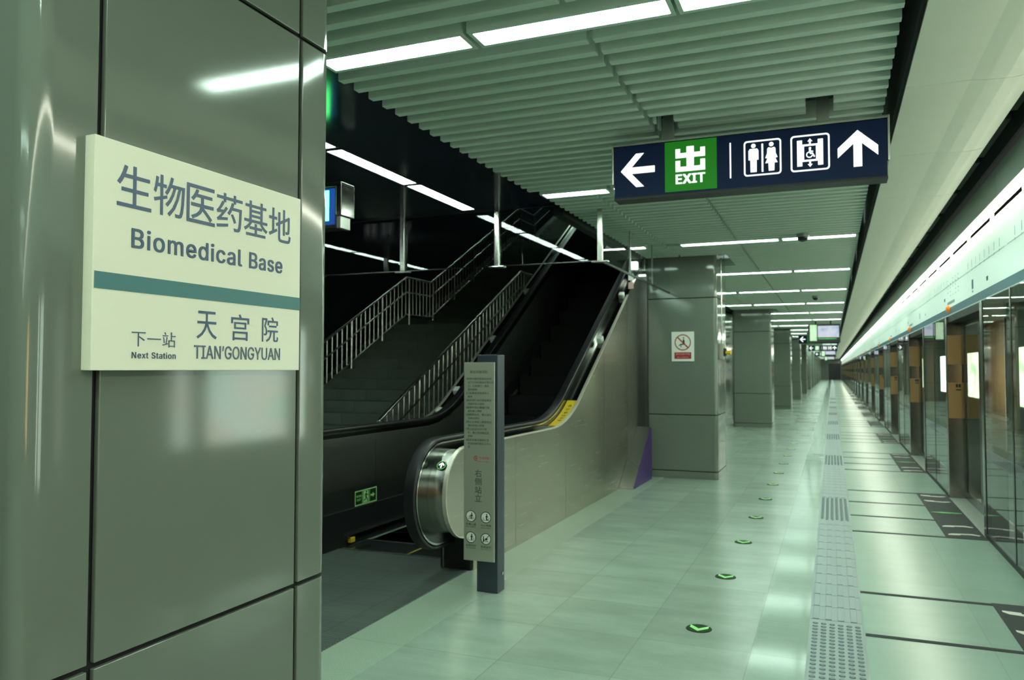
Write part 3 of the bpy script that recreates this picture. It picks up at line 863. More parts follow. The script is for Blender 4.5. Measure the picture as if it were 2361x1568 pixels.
esc = thing('escalator', (-3.3, 5.2, 0), 'black and stainless escalator with a round newel rising from the platform', 'escalator')
NY, NZ, NR = 5.22, 0.605, 0.32
YE = 11.0
def balustrade(sx):
    """sx maps the distance from the outer face to X: +1 for the platform side, -1 for the stair side"""
    X0 = -2.5 if sx > 0 else -4.10
    def X(d): return X0 - d if sx > 0 else X0 + d
    # outer cladding in separate sheets
    edges = [NY, 6.2, 7.55, 9.0, 10.15, 10.75, 12.2] if sx > 0 else [NY, 7.0, 9.0, 11.0, 14.0]
    arc = []
    for k in range(17):
        an = R(270 - 180 * k / 16)
        arc.append((NY + NR * math.cos(an), NZ + NR * math.sin(an)))
    for i in range(len(edges) - 1):
        y0, y1 = edges[i], edges[i + 1]
        n = 8
        tops = [(y0 + (y1 - y0) * k / n, min(top_z(y0 + (y1 - y0) * k / n), 2.97 if sx > 0 else 9)) for k in range(n + 1)]
        if i == 0:
            pts = [(y1 - 0.002, 0.0), (5.36, 0.0), (5.36, NZ - NR)] + arc + [(p, min(q, 2.95)) for p, q in tops[1:]]
            pts[-1] = (y1 - 0.002, pts[-1][1])
        else:
            tops[0] = (y0 + 0.002, tops[0][1]); tops[-1] = (y1 - 0.002, tops[-1][1])
            lift_ = 0 if sx > 0 else 0
            pts = [(y1 - 0.002, 0.0), (y0 + 0.002, 0.0)] + tops
        MB().prism([(X(0), p, q) for p, q in pts], (X(0.015) - X(0), 0, 0)).build('cladding_panel', (M['steel_panel'] if i < 4 else M['steel']) if sx > 0 else M['black_metal'], esc)
    # pale edge strip round the cladding, stainless drum and deck, black hand belt
    xa, xb = sorted((X(-0.008), X(0.022)))
    path = rail_path(0.004, NY, NZ, NR + 0.003, tail=(5.36, NZ - NR - 0.003))
    MB().ribbon([p for p in path if p[0] < (10.4 if sx > 0 else 14)], xa, xb, 0.010).build('edge_strip', M['trim'], esc, smooth=True)
    xa, xb = sorted((X(0.022), X(0.145)))
    path = rail_path(-0.012, NY - 0.01, NZ + 0.002, NR - 0.014, yend=11.0 if sx > 0 else 14.6)
    MB().ribbon([p for p in path if p[0] < 6.9], xa, xb, -0.012).build('newel_drum', M['drum'], esc, smooth=True)  # drum steel kept bright: lamp reflections are put into its colour
    MB().ribbon([p for p in path if p[0] > 6.55], xa, xb, -0.012).build('deck', M['jamb'] if sx > 0 else M['black_metal'], esc, smooth=True)  # deck steel darkened: the dark ceiling's reflection is put into its colour
    xa, xb = sorted((X(0.15), X(0.235)))
    hp = rail_path(0.048, 5.12, 0.60, 0.373, tail=(5.34, 0.225))
    hb = MB().ribbon(hp, xa, xb, 0.030)
    hb.build('handrail', M['rubber'], esc, bevel=0.009, seg=2)
    xa, xb = sorted((X(0.148), X(0.237)))
    gp = rail_path(0.030, 5.12, 0.60, 0.355, tail=(5.34, 0.245))
    MB().ribbon(gp, xa, xb, 0.014).build('handrail_guide', M['bright_steel'], esc, smooth=True)
    arc2 = []
    for k in range(17):
        an = R(270 - 180 * k / 16)
        arc2.append((5.12 + 0.352 * math.cos(an), 0.60 + 0.352 * math.sin(an)))
    n = 10
    tops = [(5.2 + 1.4 * k / n, top_z(5.2 + 1.4 * k / n) + 0.026) for k in range(n + 1)]
    MB().prism([(X(0.146), p, q) for p, q in [(6.6, 0.2)] + [(5.4, 0.2)] + arc2 + tops], (X(0.236) - X(0.146), 0, 0)).build('balustrade_core', M['black_metal'], esc)
    n = 24
    tops = [(6.6 + 7.6 * k / n, top_z(6.6 + 7.6 * k / n) + 0.026) for k in range(n + 1)]
    MB().prism([(X(0.146), p, q) for p, q in [(a_, b_ - 0.7) for a_, b_ in tops[::-1]] + tops], (X(0.236) - X(0.146), 0, 0)).build('balustrade_core', M['black_metal'], esc)
    # dark inner panels, skirt
    e2 = [5.35, 6.15, 7.2, 8.4, 9.6, 10.8, 12.0, 13.2, 14.4]
    for y0, y1 in zip(e2[:-1], e2[1:]):
        n = 5
        tops = [(y0 + 0.002 + (y1 - y0 - 0.004) * k / n, top_z(y0 + (y1 - y0) * k / n) - 0.005) for k in range(n + 1)]
        bots = [(p, q - 0.62) for p, q in tops]
        MB().prism([(X(0.238), p, q) for p, q in bots[::-1] + tops], (X(0.25) - X(0.238), 0, 0)).build('inner_panel', M['inner_steel'], esc)
    ys2 = [5.35 + 0.3 * k for k in range(31)]
    tops = [(p, top_z(p) - 0.62) for p in ys2]
    bots = [(p, max(-0.02, q - 0.35)) for p, q in tops]
    MB().prism([(X(0.255), p, q) for p, q in bots[::-1] + tops], (X(0.27) - X(0.255), 0, 0)).build('skirt_panel', M['black'], esc)
    MB().ribbon([(p, max(0.05, top_z(p) - 0.855)) for p in ys2[1:]], *sorted((X(0.27), X(0.30))), 0.022).build('skirt_brush', M['bright_steel'], esc)
    # toe box under the newel
    xa, xb = sorted((X(0.016), X(0.235)))
    MB().box(xa, xb, 5.34, 6.2, 0.0, 0.32).build('newel_base', M['black'], esc)
    xa, xb = sorted((X(0.236), X(0.246)))
    MB().box(xa, xb, 5.335, 5.36, 0.0, 0.30).build('base_edge', M['steel'], esc)
    # stainless stops along the sloping deck
    for y_ in ((9.15, 10.2) if sx > 0 else (7.72, 8.15, 9.2, 10.4, 11.6, 13.0)):
        c = Vector((X(0.085), y_, top_z(y_)))
        d = Vector((0, math.cos(SL), math.sin(SL))); nn = Vector((0, -math.sin(SL), math.cos(SL)))
        q = MB()
        pts = [c + d * a_ + Vector((1, 0, 0)) * b_ - nn * 0.02 for a_, b_ in ((-0.045, -0.035), (0.045, -0.035), (0.045, 0.035), (-0.045, 0.035))]
        q.prism(pts, nn * 0.07)
        q.build('deck_stop', M['white_paint'], esc, bevel=0.012)
balustrade(1)
balustrade(-1)
# steps: level at the foot, then rising
y_ = 5.95; k = 0
YS = 7.30
while y_ < 13.4:
    z_ = 0.0 if y_ < YS - 0.2 else (0.08 if y_ < YS + 0.2 else (y_ - YS + 0.1) * math.tan(SL))
    s_ = MB().box(-3.79, -2.81, y_ + 0.004, y_ + 0.399, z_ - 0.26, z_)
    st = s_.build('step', M['tread'], esc)
    m = MB()
    m.box(-2.835, -2.81, y_ + 0.003, y_ + 0.398, z_ - 0.0005, z_ + 0.002)
    m.box(-2.86, -2.81, y_ + 0.0005, y_ + 0.006, z_ - 0.09, z_ + 0.002)
    m.build('edge_marking', M['dull_yellow'], st)
    y_ += 0.40; k += 1
MB().box(-3.80, -2.80, 5.57, 5.945, -0.02, 0.010).build('comb_plate', M['black_gloss'], esc)
m = MB()
m.box(-3.80, -2.80, 5.565, 5.578, 0.0, 0.013)
m.box(-3.80, -2.80, 5.93, 5.945, 0.010, 0.013)
m.build('comb_edge', M['steel'], esc)
m = MB()
for x in (-3.20, -2.83):
    m.box(x, x + 0.02, 5.58, 5.93, 0.0095, 0.012)
m.build('comb_marking', M['dull_yellow'], esc)
MB().box(-3.83, -3.79, 5.68, 5.74, 0.03, 0.075).build('brush_end', M['yellow'], esc, bevel=0.006)
# direction lamp on the newel drum
c = Vector((-2.572, NY - 0.01 + (NR - 0.008) * math.cos(R(137)), NZ + (NR - 0.008) * math.sin(R(137))))
n = Vector((0, math.cos(R(137)), math.sin(R(137))))
MB().cyl(c - n * 0.004, c + n * 0.006, 0.037, seg=28).build('direction_lamp', M['disc_dark'], esc)
Fl = Face(c + n * 0.0065, (1, 0, 0), Vector((0, math.sin(R(137)), -math.cos(R(137)))))
m = MB(); arrow(Fl, m, 0, 0.024, 90, 0.048, 0.010, 0.022); m.build('arrow_symbol', M['lit_white'], esc)
m = MB(); Fl.circle(m, 0, 0, 0.031, 0.036); m.build('lamp_ring', M['lumi'], esc)
# yellow notice on the deck
pth = []
for k in range(9):
    yy = 7.42 + 0.62 * k / 8
    pth.append((yy, top_z(yy, -0.012) + 0.002))
MB().ribbon(pth, -2.64, -2.528, 0.003).build('notice', M['yellow'], esc)
m = MB()
for k, ch in enumerate('请抓紧扶手带'):
    yy = 7.60 + 0.068 * (5 - k)
    zz = top_z(yy, -0.012) + 0.006
    sl_ = math.atan2(top_z(yy + 0.03, -0.012) - top_z(yy - 0.03, -0.012), 0.06)
    Ff = Face((-2.582, yy, zz), (1, 0, 0), (0, math.cos(sl_), math.sin(sl_)))
    Ff.text(m, ch, -0.022, -0.024, 0.022, 0.024, 0.0, 0.0006)
m.build('lettering', M['ink'], esc)

# green way-out plate stuck on the inner panel
ep = thing('way_out_plate', (-3.85, 5.99, 0.375), 'small glowing green way-out plate with running figure beside the escalator foot', 'sign')
FE = Face((-3.8475, 0, 0.02), (0, 1, 0), (0, 0, 1))
MB().box(-3.8505, -3.8475, 5.815, 6.165, 0.31, 0.44).build('plate', M['disc_dark'], ep)
FE = Face((-3.8475, 0, 0.02), (0, 1, 0), (0, 0, 1))
m = MB()
FE.ring(m, [(5.815, 0.29), (6.165, 0.29), (6.165, 0.42), (5.815, 0.42)], [(5.825, 0.30), (6.155, 0.30), (6.155, 0.41), (5.825, 0.41)])
FE.rect(m, 5.93, 0.299, 5.935, 0.411); FE.rect(m, 6.045, 0.299, 6.05, 0.411)
m.build('border', M['lumi_pale'], ep)
m = MB(); FE.poly(m, [(5.945, 0.304), (6.035, 0.304), (6.028, 0.406), (5.948, 0.406)]); m.build('doorway_symbol', M['lumi_pale'], ep)
m = MB()
FE.disc(m, 5.996, 0.396, 0.009, 0.001, seg=14)
for p, q, w in (((5.992, 0.385), (5.988, 0.352), 0.016), ((5.988, 0.352), (6.008, 0.332), 0.010), ((6.008, 0.332), (6.018, 0.310), 0.009), ((5.987, 0.352), (5.980, 0.330), 0.010),
                ((5.980, 0.330), (5.955, 0.326), 0.009), ((5.992, 0.380), (6.012, 0.366), 0.007), ((6.012, 0.366), (6.022, 0.372), 0.007), ((5.992, 0.380), (5.972, 0.374), 0.007), ((5.972, 0.374), (5.966, 0.360), 0.007)):
    FE.bar(m, p, q, w, 0.001)
m.build('running_figure', M['disc_dark'], ep)
m = MB(); FE.poly(m, [(6.065, 0.347), (6.098, 0.347), (6.098, 0.333), (6.132, 0.355), (6.098, 0.377), (6.098, 0.363), (6.065, 0.363)]); m.build('arrow_symbol', M['lumi_pale'], ep)
m = MB(); FE.text(m, '安全出口', 5.838, 0.362, 5.922, 0.382); FE.text(m, 'EXIT', 5.846, 0.330, 5.912, 0.348); m.build('lettering', M['lumi'], ep)

# ------------------------------------------------------------------ staircase and its railings
SX0, SX1 = -7.0, -4.76
ST, SR = 0.30, 0.1513
def nose(y_):
    """height of the line of step edges"""
    if y_ < 7.53: return 0.0
    if y_ < 12.03: return (y_ - 7.53) * SR / ST
    if y_ < 12.93: return 2.27
    if y_ < 17.43: return 2.27 + (y_ - 12.93) * SR / ST
    if y_ < 18.40: return 4.54
    return 4.54 + (y_ - 18.40) * SR / ST
stair = thing('staircase', (-5.9, 7.53, 0), 'dark granite staircase climbing between stainless railings beside the escalator', 'staircase')
def flight(y0, z0, n):
    for k in range(n):
        zt = z0 + SR * (k + 1)
        f = MB().box(SX0, SX1, y0 + ST * k, y0 + ST * (k + 1) + 0.02, zt - 0.35 if zt > 0.36 else 0.0, zt).build('stair_step', M['stair_stone'], stair)
        m = MB().box(SX0 + 0.05, SX1 - 0.05, y0 + ST * k + 0.03, y0 + ST * k + 0.055, zt - 0.001, zt + 0.002)
        m.build('grip_strip', M['stair_dark'], f)
flight(7.53, 0.0, 15)
MB().box(SX0, SX1, 12.03, 12.95, 1.95, 2.27).build('landing', M['stair_stone'], stair)
flight(12.93, 2.27, 15)
MB().box(SX0, SX1, 17.43, 18.42, 4.2, 4.54).build('landing', M['stair_stone'], stair)
flight(18.40, 4.54, 9)
for xa, xb, nm in ((SX0 - 0.15, SX0, 'stone_kerb'), (SX1, -4.12, 'side_slope')):
    yy = [7.53, 12.03, 12.93, 17.43, 18.40, 21.0]
    top = [(p, nose(p) + (0.16 if nm == 'stone_kerb' else 0.10)) for p in yy]
    pts = [(21.0, 0.0), (7.2, 0.0), (7.2, 0.10)] + top
    MB().prism([(xa, p, q) for p, q in pts], (xb - xa, 0, 0)).build(nm, M['stair_stone'] if nm == 'stone_kerb' else M['stair_dark'], stair)

def railing(x, y0, y1, lab):
    t = thing('stair_railing', (x, y0, nose(y0)), lab, 'railing', 'stainless stair railings')
    ks = [y0] + [k for k in (7.53, 12.03, 12.93, 17.43, 18.40) if y0 < k < y1] + [y1]
    for hgt, r, nm in ((0.85, 0.021, 'top_rail'), (0.593, 0.017, 'middle_rail'), (0.20, 0.014, 'bottom_rail')):
        MB().tube([(x, k, nose(k) + hgt) for k in ks], r, 10).build(nm, M['rail_steel'], t, smooth=True)
    k = 0
    y_ = y0 + 0.06
    while y_ < min(y1, 18.6):
        if k % 7 == 0:
            MB().cyl((x, y_, nose(y_)), (x, y_, nose(y_) + 0.85), 0.0235, seg=12).build('post', M['rail_steel'], t, smooth=True)
        else:
            MB().cyl((x, y_, nose(y_) + 0.20), (x, y_, nose(y_) + 0.85), 0.0135, seg=8).build('baluster', M['rail_steel'], t, smooth=True)
        y_ += 0.128; k += 1
railing(-6.93, 7.6, 19.6, 'long stainless railing on the far side of the stairs, kinked at the landing')
railing(-4.76, 7.65, 13.6, 'stainless railing with bright balusters between the stairs and the escalator')

# ------------------------------------------------------------------ hanging glass smoke screen
def screen_glass(t, x0, x1, y0, y1):
    MB().box(x0, x1, y0, y1, 2.575, 3.12).build('glass_sheet', M['smoke_glass'] if x1 - x0 > 0.1 else M['side_glass'], t)
    if x1 - x0 > 0.1:
        MB().box(x0, x1, y0 - 0.004, y1 + 0.004, 2.566, 2.576).build('bottom_channel', M['black_metal'], t)
    else:
        MB().box(x0 - 0.006, x1 + 0.006, y0, y1, 2.558, 2.578).build('bottom_channel', M['black_metal'], t)
gs = thing('smoke_screen', (-4.5, 7.43, 2.56), 'clear glass smoke screen hung on steel rods across the escalator opening', 'glass screen')
gx = [-2.09, -3.19, -4.31, -5.41, -6.51, -7.29]
for a_, b_ in zip(gx[1:], gx[:-1]):
    screen_glass(gs, a_ + 0.004, b_ - 0.004, 7.425, 7.433)
for x in gx[:-1]:
    m = MB(); m.box(x - 0.027, x + 0.027, 7.385, 7.42, 2.565, 3.25); m.build('rod', M['rail_steel'], gs, bevel=0.006)
    m = MB(); m.box(x - 0.085, x + 0.085, 7.38, 7.44, 2.548, 2.566); m.build('rod_foot', M['bright_steel'], gs, bevel=0.004)
g2 = thing('smoke_screen', (-2.09, 9.2, 2.56), 'clear glass smoke screen hung along the slats toward the pillar with the red sign', 'glass screen')
gy = [7.44, 8.62, 9.80, 10.94]
for a_, b_ in zip(gy[:-1], gy[1:]):
    screen_glass(g2, -2.094, -2.086, a_ + 0.004, b_ - 0.004)
for yy in gy[1:3]:
    MB().box(-2.10, -2.08, yy - 0.006, yy + 0.006, 2.56, 3.25).build('joint_strip', M['steel'], g2)

# twin emergency lamp and the guard plates by the escalator
el = thing('emergency_lamp', (-2.5, 10.8, 2.9), 'small bright square emergency lamp high above the escalator cladding by the pillar', 'lamp')
MB().box(-2.545, -2.40, 10.78, 10.90, 2.88, 3.05).build('housing', M['bright_steel'], el, bevel=0.008)
MB().box(-2.60, -2.50, 10.74, 10.79, 2.90, 3.01).build('lens', M['lamp_small'], el, bevel=0.006)
MB().box(-2.485, -2.39, 10.76, 10.80, 2.80, 2.825).build('indicator', M['lamp_small'], el)
MB().box(-2.46, -2.44, 10.78, 10.82, 2.80, 3.10).build('bracket', M['steel'], el)
gp = thing('guard_plate', (-2.46, 10.2, 2.57), 'two small pale guard plates hanging one above the other over the escalator side', 'sign')
for z0, z1, mm in ((2.685, 2.775, M['white_paint']), (2.57, 2.66, M['pink'])):
    MB().box(-2.494, -2.424, 10.196, 10.204, z0, z1).build('plate', mm, gp, bevel=0.002)
    MB().cyl((-2.459, 10.2, z1), (-2.459, 10.2, z1 + 0.025 if z1 < 2.7 else 3.1), 0.005, seg=8).build('cord', M['steel'], gp)

# steel wedge with purple side between the escalator and the pillar
wg = thing('wedge_cover', (-2.4, 10.2, 0), 'stainless wedge with purple side against the escalator cladding by the pillar', 'cover')
MB().prism([(-2.498, 9.66, 0.0), (-2.498, 10.74, 0.0), (-2.498, 10.74, 0.70), (-2.498, 10.66, 0.715), (-2.498, 9.66, 0.025)], (0.185, 0, 0)).build('body', M['bright_steel'], wg)
m = MB().prism([(-2.312, 9.70, 0.006), (-2.312, 10.735, 0.006), (-2.312, 10.735, 0.685), (-2.312, 10.665, 0.70), (-2.312, 9.70, 0.036)], (0.004, 0, 0))
m.build('side_panel', M['purple'], wg)

# red prohibition sign on the first far pillar
ns = thing('prohibition_sign', (-1.91, 10.948, 1.61), 'white sign with red crossed circle and seated figure on the pillar', 'sign')
MB().box(-2.066, -1.757, 10.941, 10.951, 1.612, 2.024).build('board', M['white_paint'], ns, bevel=0.001)
F = Face((-1.9115, 10.941, 0), (1, 0, 0), (0, 0, 1))
m = MB(); F.circle(m, 0, 1.875, 0.098, 0.112); F.bar(m, (-0.072, 1.947), (0.072, 1.803), 0.017, 0.001); m.build('crossed_circle', M['red'], ns)
m = MB()
F.disc(m, 0.012, 1.938, 0.010, 0.0003, seg=16)
F.poly(m, [(0.002, 1.918), (0.022, 1.918), (0.028, 1.86), (0.024, 1.846), (0.0, 1.846)], 0.0003)
F.bar(m, (0.024, 1.852), (-0.028, 1.848), 0.016, 0.0004)
F.bar(m, (-0.026, 1.852), (-0.056, 1.826), 0.010, 0.0003)
F.bar(m, (-0.024, 1.846), (-0.026, 1.806), 0.010, 0.0002)
m.build('seated_figure', M['ink'], ns)
m = MB(); F.rect(m, -0.116, 1.647, 0.116, 1.738); m.build('red_band', M['red'], ns)
m = MB(); F.text(m, '请勿坐卧停留', -0.098, 1.699, 0.098, 1.729, 0.001); F.text(m, 'No Loitering', -0.078, 1.658, 0.078, 1.680, 0.001, bold=0.01); m.build('lettering', M['pink'], ns)

# fixture with a yellow knob on the side of the same pillar
ab = thing('alarm_box', (-1.40, 11.25, 1.75), 'small beige fixture with black lens and yellow knob on the pillar side', 'alarm')
MB().box(-1.452, -1.39, 11.14, 11.30, 1.64, 1.86).build('housing', M['beige'], ab, bevel=0.01)
MB().cyl((-1.39, 11.20, 1.74), (-1.35, 11.20, 1.74), 0.06, 0.05, seg=20).build('lens', M['black_gloss'], ab)
MB().cyl((-1.36, 11.18, 1.735), (-1.29, 11.16, 1.735), 0.032, 0.03, seg=16).build('knob', M['yellow'], ab, bevel=0.004)
MB().cyl((-1.42, 11.22, 1.86), (-1.42, 11.22, 3.06), 0.008, seg=8).build('conduit', M['bright_steel'], ab)

# dome cameras under the slats
for (x, yy, lab) in ((-0.29, 9.55, 'grey dome camera on the slats just before the second strip light row'), (-0.30, 17.8, 'tiny grey dome camera on the slats farther along the platform')):
    t = thing('dome_camera', (x, yy, 2.95), lab, 'camera')
    MB().cyl((x, yy, 3.065), (x, yy, 3.02), 0.075, 0.07, seg=28).build('base', M['dome'], t, bevel=0.004)
    m = MB(); pr = [(0.062 * math.cos(R(a_)), 3.02 - 0.055 * math.sin(R(a_))) for a_ in (0, 20, 40, 60, 75, 88)]
    for (r0, z0), (r1, z1) in zip(pr[:-1], pr[1:]): m.cyl((x, yy, z0), (x, yy, z1), r0, r1, 20)
    m.build('dome', M['black_gloss'], t, smooth=True)

# ------------------------------------------------------------------ notice pillar by the escalator
kp = thing('notice_post', (-2.16, 4.92, 0), 'slim dark post with brushed steel rider notice beside the newel', 'sign')
MB().box(-2.245, -2.092, 4.865, 4.985, 0.0, 1.60).build('post', M['kiosk_post'], kp, bevel=0.004)
MB().box(-2.312, -2.088, 4.800, 4.812, 0.222, 1.548).build('plate', M['kiosk_plate'], kp, bevel=0.002)
MB().box(-2.20, -2.13, 4.812, 4.866, 0.4, 1.5).build('bracket', M['black'], kp)
MB().cyl((-2.094, 4.94, 0.12), (-2.084, 4.94, 0.12), 0.012, seg=12).build('bolt', M['bright_steel'], kp)
F = Face((-2.20, 4.7995, 0), (1, 0, 0), (0, 0, 1))
m = MB()
F.text(m, '乘坐扶梯须知', -0.068, 1.473, 0.062, 1.493, t=0.0004)
lines = ['1乘梯时请注意面向扶梯', '运行方向站稳扶好靠右站', '立，左侧通行，请勿', '逆向乘梯', '2儿童乘梯须有成年人', '陪伴', '3体弱或行动不便者乘坐',
         '扶梯应有人陪同', '4乘梯时禁止攀爬打闹', '或在梯上奔跑', '5请握紧扶手，禁止将头', '手伸出梯外', '6禁止在梯级上放置物品', '请勿在梯口停留', '7禁止运送大件行李', '车，禁止用扶梯运送',
         '货物', '8遇紧急情况请按红色', '按钮停梯并联系工作人', '员']
zl = 1.446
for i, ln in enumerate(lines):
    num = ln[0].isdigit()
    a0 = -0.098 if num else -0.083
    F.text(m, ln, a0, zl - 0.0165, a0 + 0.0172 * len(ln), zl, t=0.0004)
    zl -= 0.0242
m.build('rules_lettering', M['etched'], kp)
m = MB()
F.circle(m, -0.022, 0.905, 0.011, 0.017, seg=24, t0=40, t1=320); F.bar(m, (-0.022, 0.905), (-0.008, 0.905), 0.005); F.circle(m, -0.022, 0.905, 0.003, 0.007, seg=16)
m.build('round_mark', M['red_logo'], kp)
m = MB(); F.text(m, '京港地铁', 0.002, 0.898, 0.074, 0.917, t=0.0004); F.rect(m, -0.02, 0.882, 0.074, 0.885, 0, 0.0004); m.build('mark_lettering', M['red_logo'], kp)
m = MB(); F.text(m, '右侧站立', -0.030, 0.612, 0.020, 0.832, vertical=True, bold=0.006); m.build('lettering', M['etched'], kp)
for (a_, b_, kind, cap, cap2) in ((-0.058, 0.517, 0, '照看儿童', 'Mind children'), (0.052, 0.515, 1, '小心夹脚', 'Mind feet'), (-0.058, 0.376, 2, '站稳扶好', 'Hold handrail'), (0.052, 0.373, 3, '禁推童车', 'No prams')):
    m = MB(); F.disc(m, a_, b_, 0.036, 0.0002); q = m.build('pictogram', M['white_paint'], kp)
    m = MB(); F.circle(m, a_, b_, 0.0335, 0.0375, 0.001)
    F.bar(m, (a_ - 0.020, b_ - 0.019), (a_ + 0.020, b_ - 0.019), 0.002, 0.0012)
    F.bar(m, (a_ - 0.020, b_ - 0.019), (a_ - 0.020, b_ - 0.001), 0.0022, 0.0012)
    if kind < 3:
        F.bar(m, (a_ + 0.020, b_ - 0.019), (a_ + 0.020, b_ - 0.003), 0.0022, 0.0012)
        c = a_ + 0.006
        F.disc(m, c, b_ + 0.019, 0.0045, 0.0012, seg=12)
        F.poly(m, [(c - 0.009, b_ + 0.002), (c - 0.004, b_ + 0.013), (c + 0.004, b_ + 0.013), (c + 0.009, b_ + 0.002), (c + 0.004, b_ + 0.002), (c + 0.004, b_ - 0.018), (c - 0.004, b_ - 0.018), (c - 0.004, b_ + 0.002)], 0.0012)
        if kind == 1: F.bar(m, (c + 0.002, b_ - 0.012), (c + 0.014, b_ - 0.017), 0.003, 0.0013)
    else:
        F.disc(m, a_ - 0.017, b_ + 0.014, 0.004, 0.0012, seg=12)
        F.bar(m, (a_ - 0.017, b_ + 0.009), (a_ - 0.015, b_ - 0.017), 0.007, 0.0012)
        F.poly(m, [(a_ - 0.006, b_ + 0.004), (a_ + 0.013, b_ + 0.004), (a_ + 0.010, b_ - 0.008), (a_ - 0.003, b_ - 0.008)], 0.0012)
        F.disc(m, a_ - 0.001, b_ - 0.013, 0.003, 0.0012, seg=12); F.disc(m, a_ + 0.010, b_ - 0.013, 0.003, 0.0012, seg=12)
        F.bar(m, (a_ - 0.024, b_ - 0.024), (a_ + 0.024, b_ + 0.024), 0.004, 0.0014)
    m.build('symbol', M['ink'], q)
    if kind == 0:
        m = MB(); F.poly(m, [(a_ - 0.009, b_ - 0.016), (a_ - 0.003, b_ - 0.016), (a_ - 0.002, b_ + 0.003), (a_ - 0.006, b_ + 0.008), (a_ - 0.010, b_ + 0.003)], 0.0016); m.build('child_symbol', M['red'], q)
    m = MB(); F.text(m, cap, a_ - 0.038, b_ - 0.062, a_ + 0.038, b_ - 0.046, t=0.0004); F.text(m, cap2, a_ - 0.034, b_ - 0.074, a_ + 0.034, b_ - 0.067, t=0.0004); m.build('caption', M['etched'], kp)

# ------------------------------------------------------------------ floor things
fm = MB().prism([(-4.12, -2.0, 0), (-2.535, -2.0, 0), (-2.535, 5.325, 0), (-2.755, 5.325, 0), (-2.755, 5.562, 0), (-3.845, 5.562, 0), (-3.845, 5.325, 0), (-4.12, 5.325, 0)], (0, 0, 0.007)).build('entrance_mat', M['mat_dark'])
tag(fm, 'dark ribbed mat on the floor in front of the escalator', 'mat')

ts = thing('tactile_strip', (0.0, 4.0, 0), 'pale metal tactile guide strip running straight down the platform', 'tactile paving')
X0T, X1T = -0.145, 0.150
dots = [(8.45 + P * k, 9.92 + P * k) for k in range(-3, 23)]
m = MB().box(X0T, X1T, YB + 0.1, YF - 1, 0.0, 0.004); m.build('base_plate', M['tactile'], ts)
m = MB(); m.box(X0T, X0T + 0.006, YB + 0.1, YF - 1, 0.004, 0.006); m.box(X1T - 0.006, X1T, YB + 0.1, YF - 1, 0.004, 0.006); m.build('edge', M['tactile'], ts)
wbar = (X1T - X0T - 0.02)
for k, (d0, d1) in enumerate(dots):
    if d0 > 45: break
    m = MB()
    cols = 6; step = wbar / cols
    y_ = d0 + 0.02
    dy = 0.058 if d0 < 8 else (0.058 if d0 < 15 else 0.116)
    while y_ < d1 - 0.02:
        for c in range(cols):
            xc = X0T + 0.01 + step * (c + 0.5)
            m.cyl((xc, y_, 0.004), (xc, y_, 0.0095), 0.0165, 0.012, 10)
        y_ += dy
    m.build('dot_pattern', M['tactile_dark'], ts, smooth=False)
    nxt = dots[k + 1][0]
    m = MB(); y_ = d1 + 0.03
    while y_ + 0.24 < nxt:
        for c in range(4):
            xa = X0T + 0.016 + c * 0.070
            m.box(xa, xa + 0.036, y_, y_ + 0.268, 0.004, 0.0085)
        y_ += 0.282
    m.build('bar_plate', M['tactile'], ts, bevel=0.002, seg=1)
    m = MB(); y_ = d1 + 0.03
    while y_ < nxt:
        m.box(X0T, X1T, y_ - 0.009, y_ - 0.005, 0.0035, 0.0048)
        y_ += 0.282
    m.build('seam', M['tactile_dark'], ts)

gm = None
for k in range(-1, 11):
    yy = 4.66 + 1.225 * k
    x = -0.735
    lab = 'green arrow disc set in the floor, %s counting away from the foot of the picture' % ORDW[max(0, k)]
    if k == -1: lab = 'green arrow disc set in the floor beside the near mat end'
    if gm is None:
        gm = thing('floor_marker', (x, yy, 0), lab, 'floor marker', 'green arrow discs along the platform floor')
        MB().cyl((x, yy, 0), (x, yy, 0.004), 0.074, 0.071, 36).build('disc', M['disc_dark'], gm)
        Fq = Face((x, yy, 0.0042), (1, 0, 0), (0, 1, 0))
        m = MB()
        Fq.poly(m, [(0, -0.055), (0.052, 0.004), (0.052, 0.046), (0, -0.010), (-0.052, 0.046), (-0.052, 0.004)], 0, 0.0012)
        m.build('arrow_symbol', M['lumi'], gm)
        index_children()
    else:
        o = copy_tree(gm, (x, yy, 0)); o['label'] = lab

def make_queue_mark(y0):
    """dark plate before a door with boarding arrows, y0 = near end"""
    t = thing('door_marking', (1.09, y0 + 1.35, 0), '', 'floor marking', 'boarding marks in front of the screen doors')
    MB().box(0.925, 1.247, y0, y0 + 2.74, 0.0, 0.003).build('plate', M['door_plate'], t)
    Fq = Face((1.085, y0, 0.003), (1, 0, 0), (0, 1, 0))
    m = MB()
    for yy, sg in ((0.20, 1), (0.60, 1), (2.12, -1), (2.52, -1)):
        Fq.poly(m, [(-0.13, yy - sg * 0.030), (0.06, yy - sg * 0.005), (0.115, yy + sg * -0.03), (0.135, yy + sg * -0.005), (0.07, yy + sg * 0.045), (-0.10, yy + sg * 0.012)][::sg], 0, 0.001)
        Fq.poly(m, [(-0.13, yy - sg * 0.030), (-0.13, yy - sg * 0.06), (-0.03, yy - sg * 0.045), (-0.03, yy - sg * 0.015)][::-sg], 0.0001, 0.001)
    m.build('boarding_arrow', M['white_paint'], t)
    m = MB(); Fq.poly(m, [(-0.15, 1.37), (-0.04, 1.33), (0.14, 1.352), (0.14, 1.388), (-0.04, 1.41)], 0, 0.001); m.build('alighting_arrow', M['green_mark'], t)
    m = MB()
    for q in (0.0, 0.86, 1.76, 2.68):
        w = 0.045
        m.box(0.155, 0.925, y0 + q, y0 + q + w, 0.0, 0.0025)
    m.build('inlay_line', M['inlay'], t)
    return t

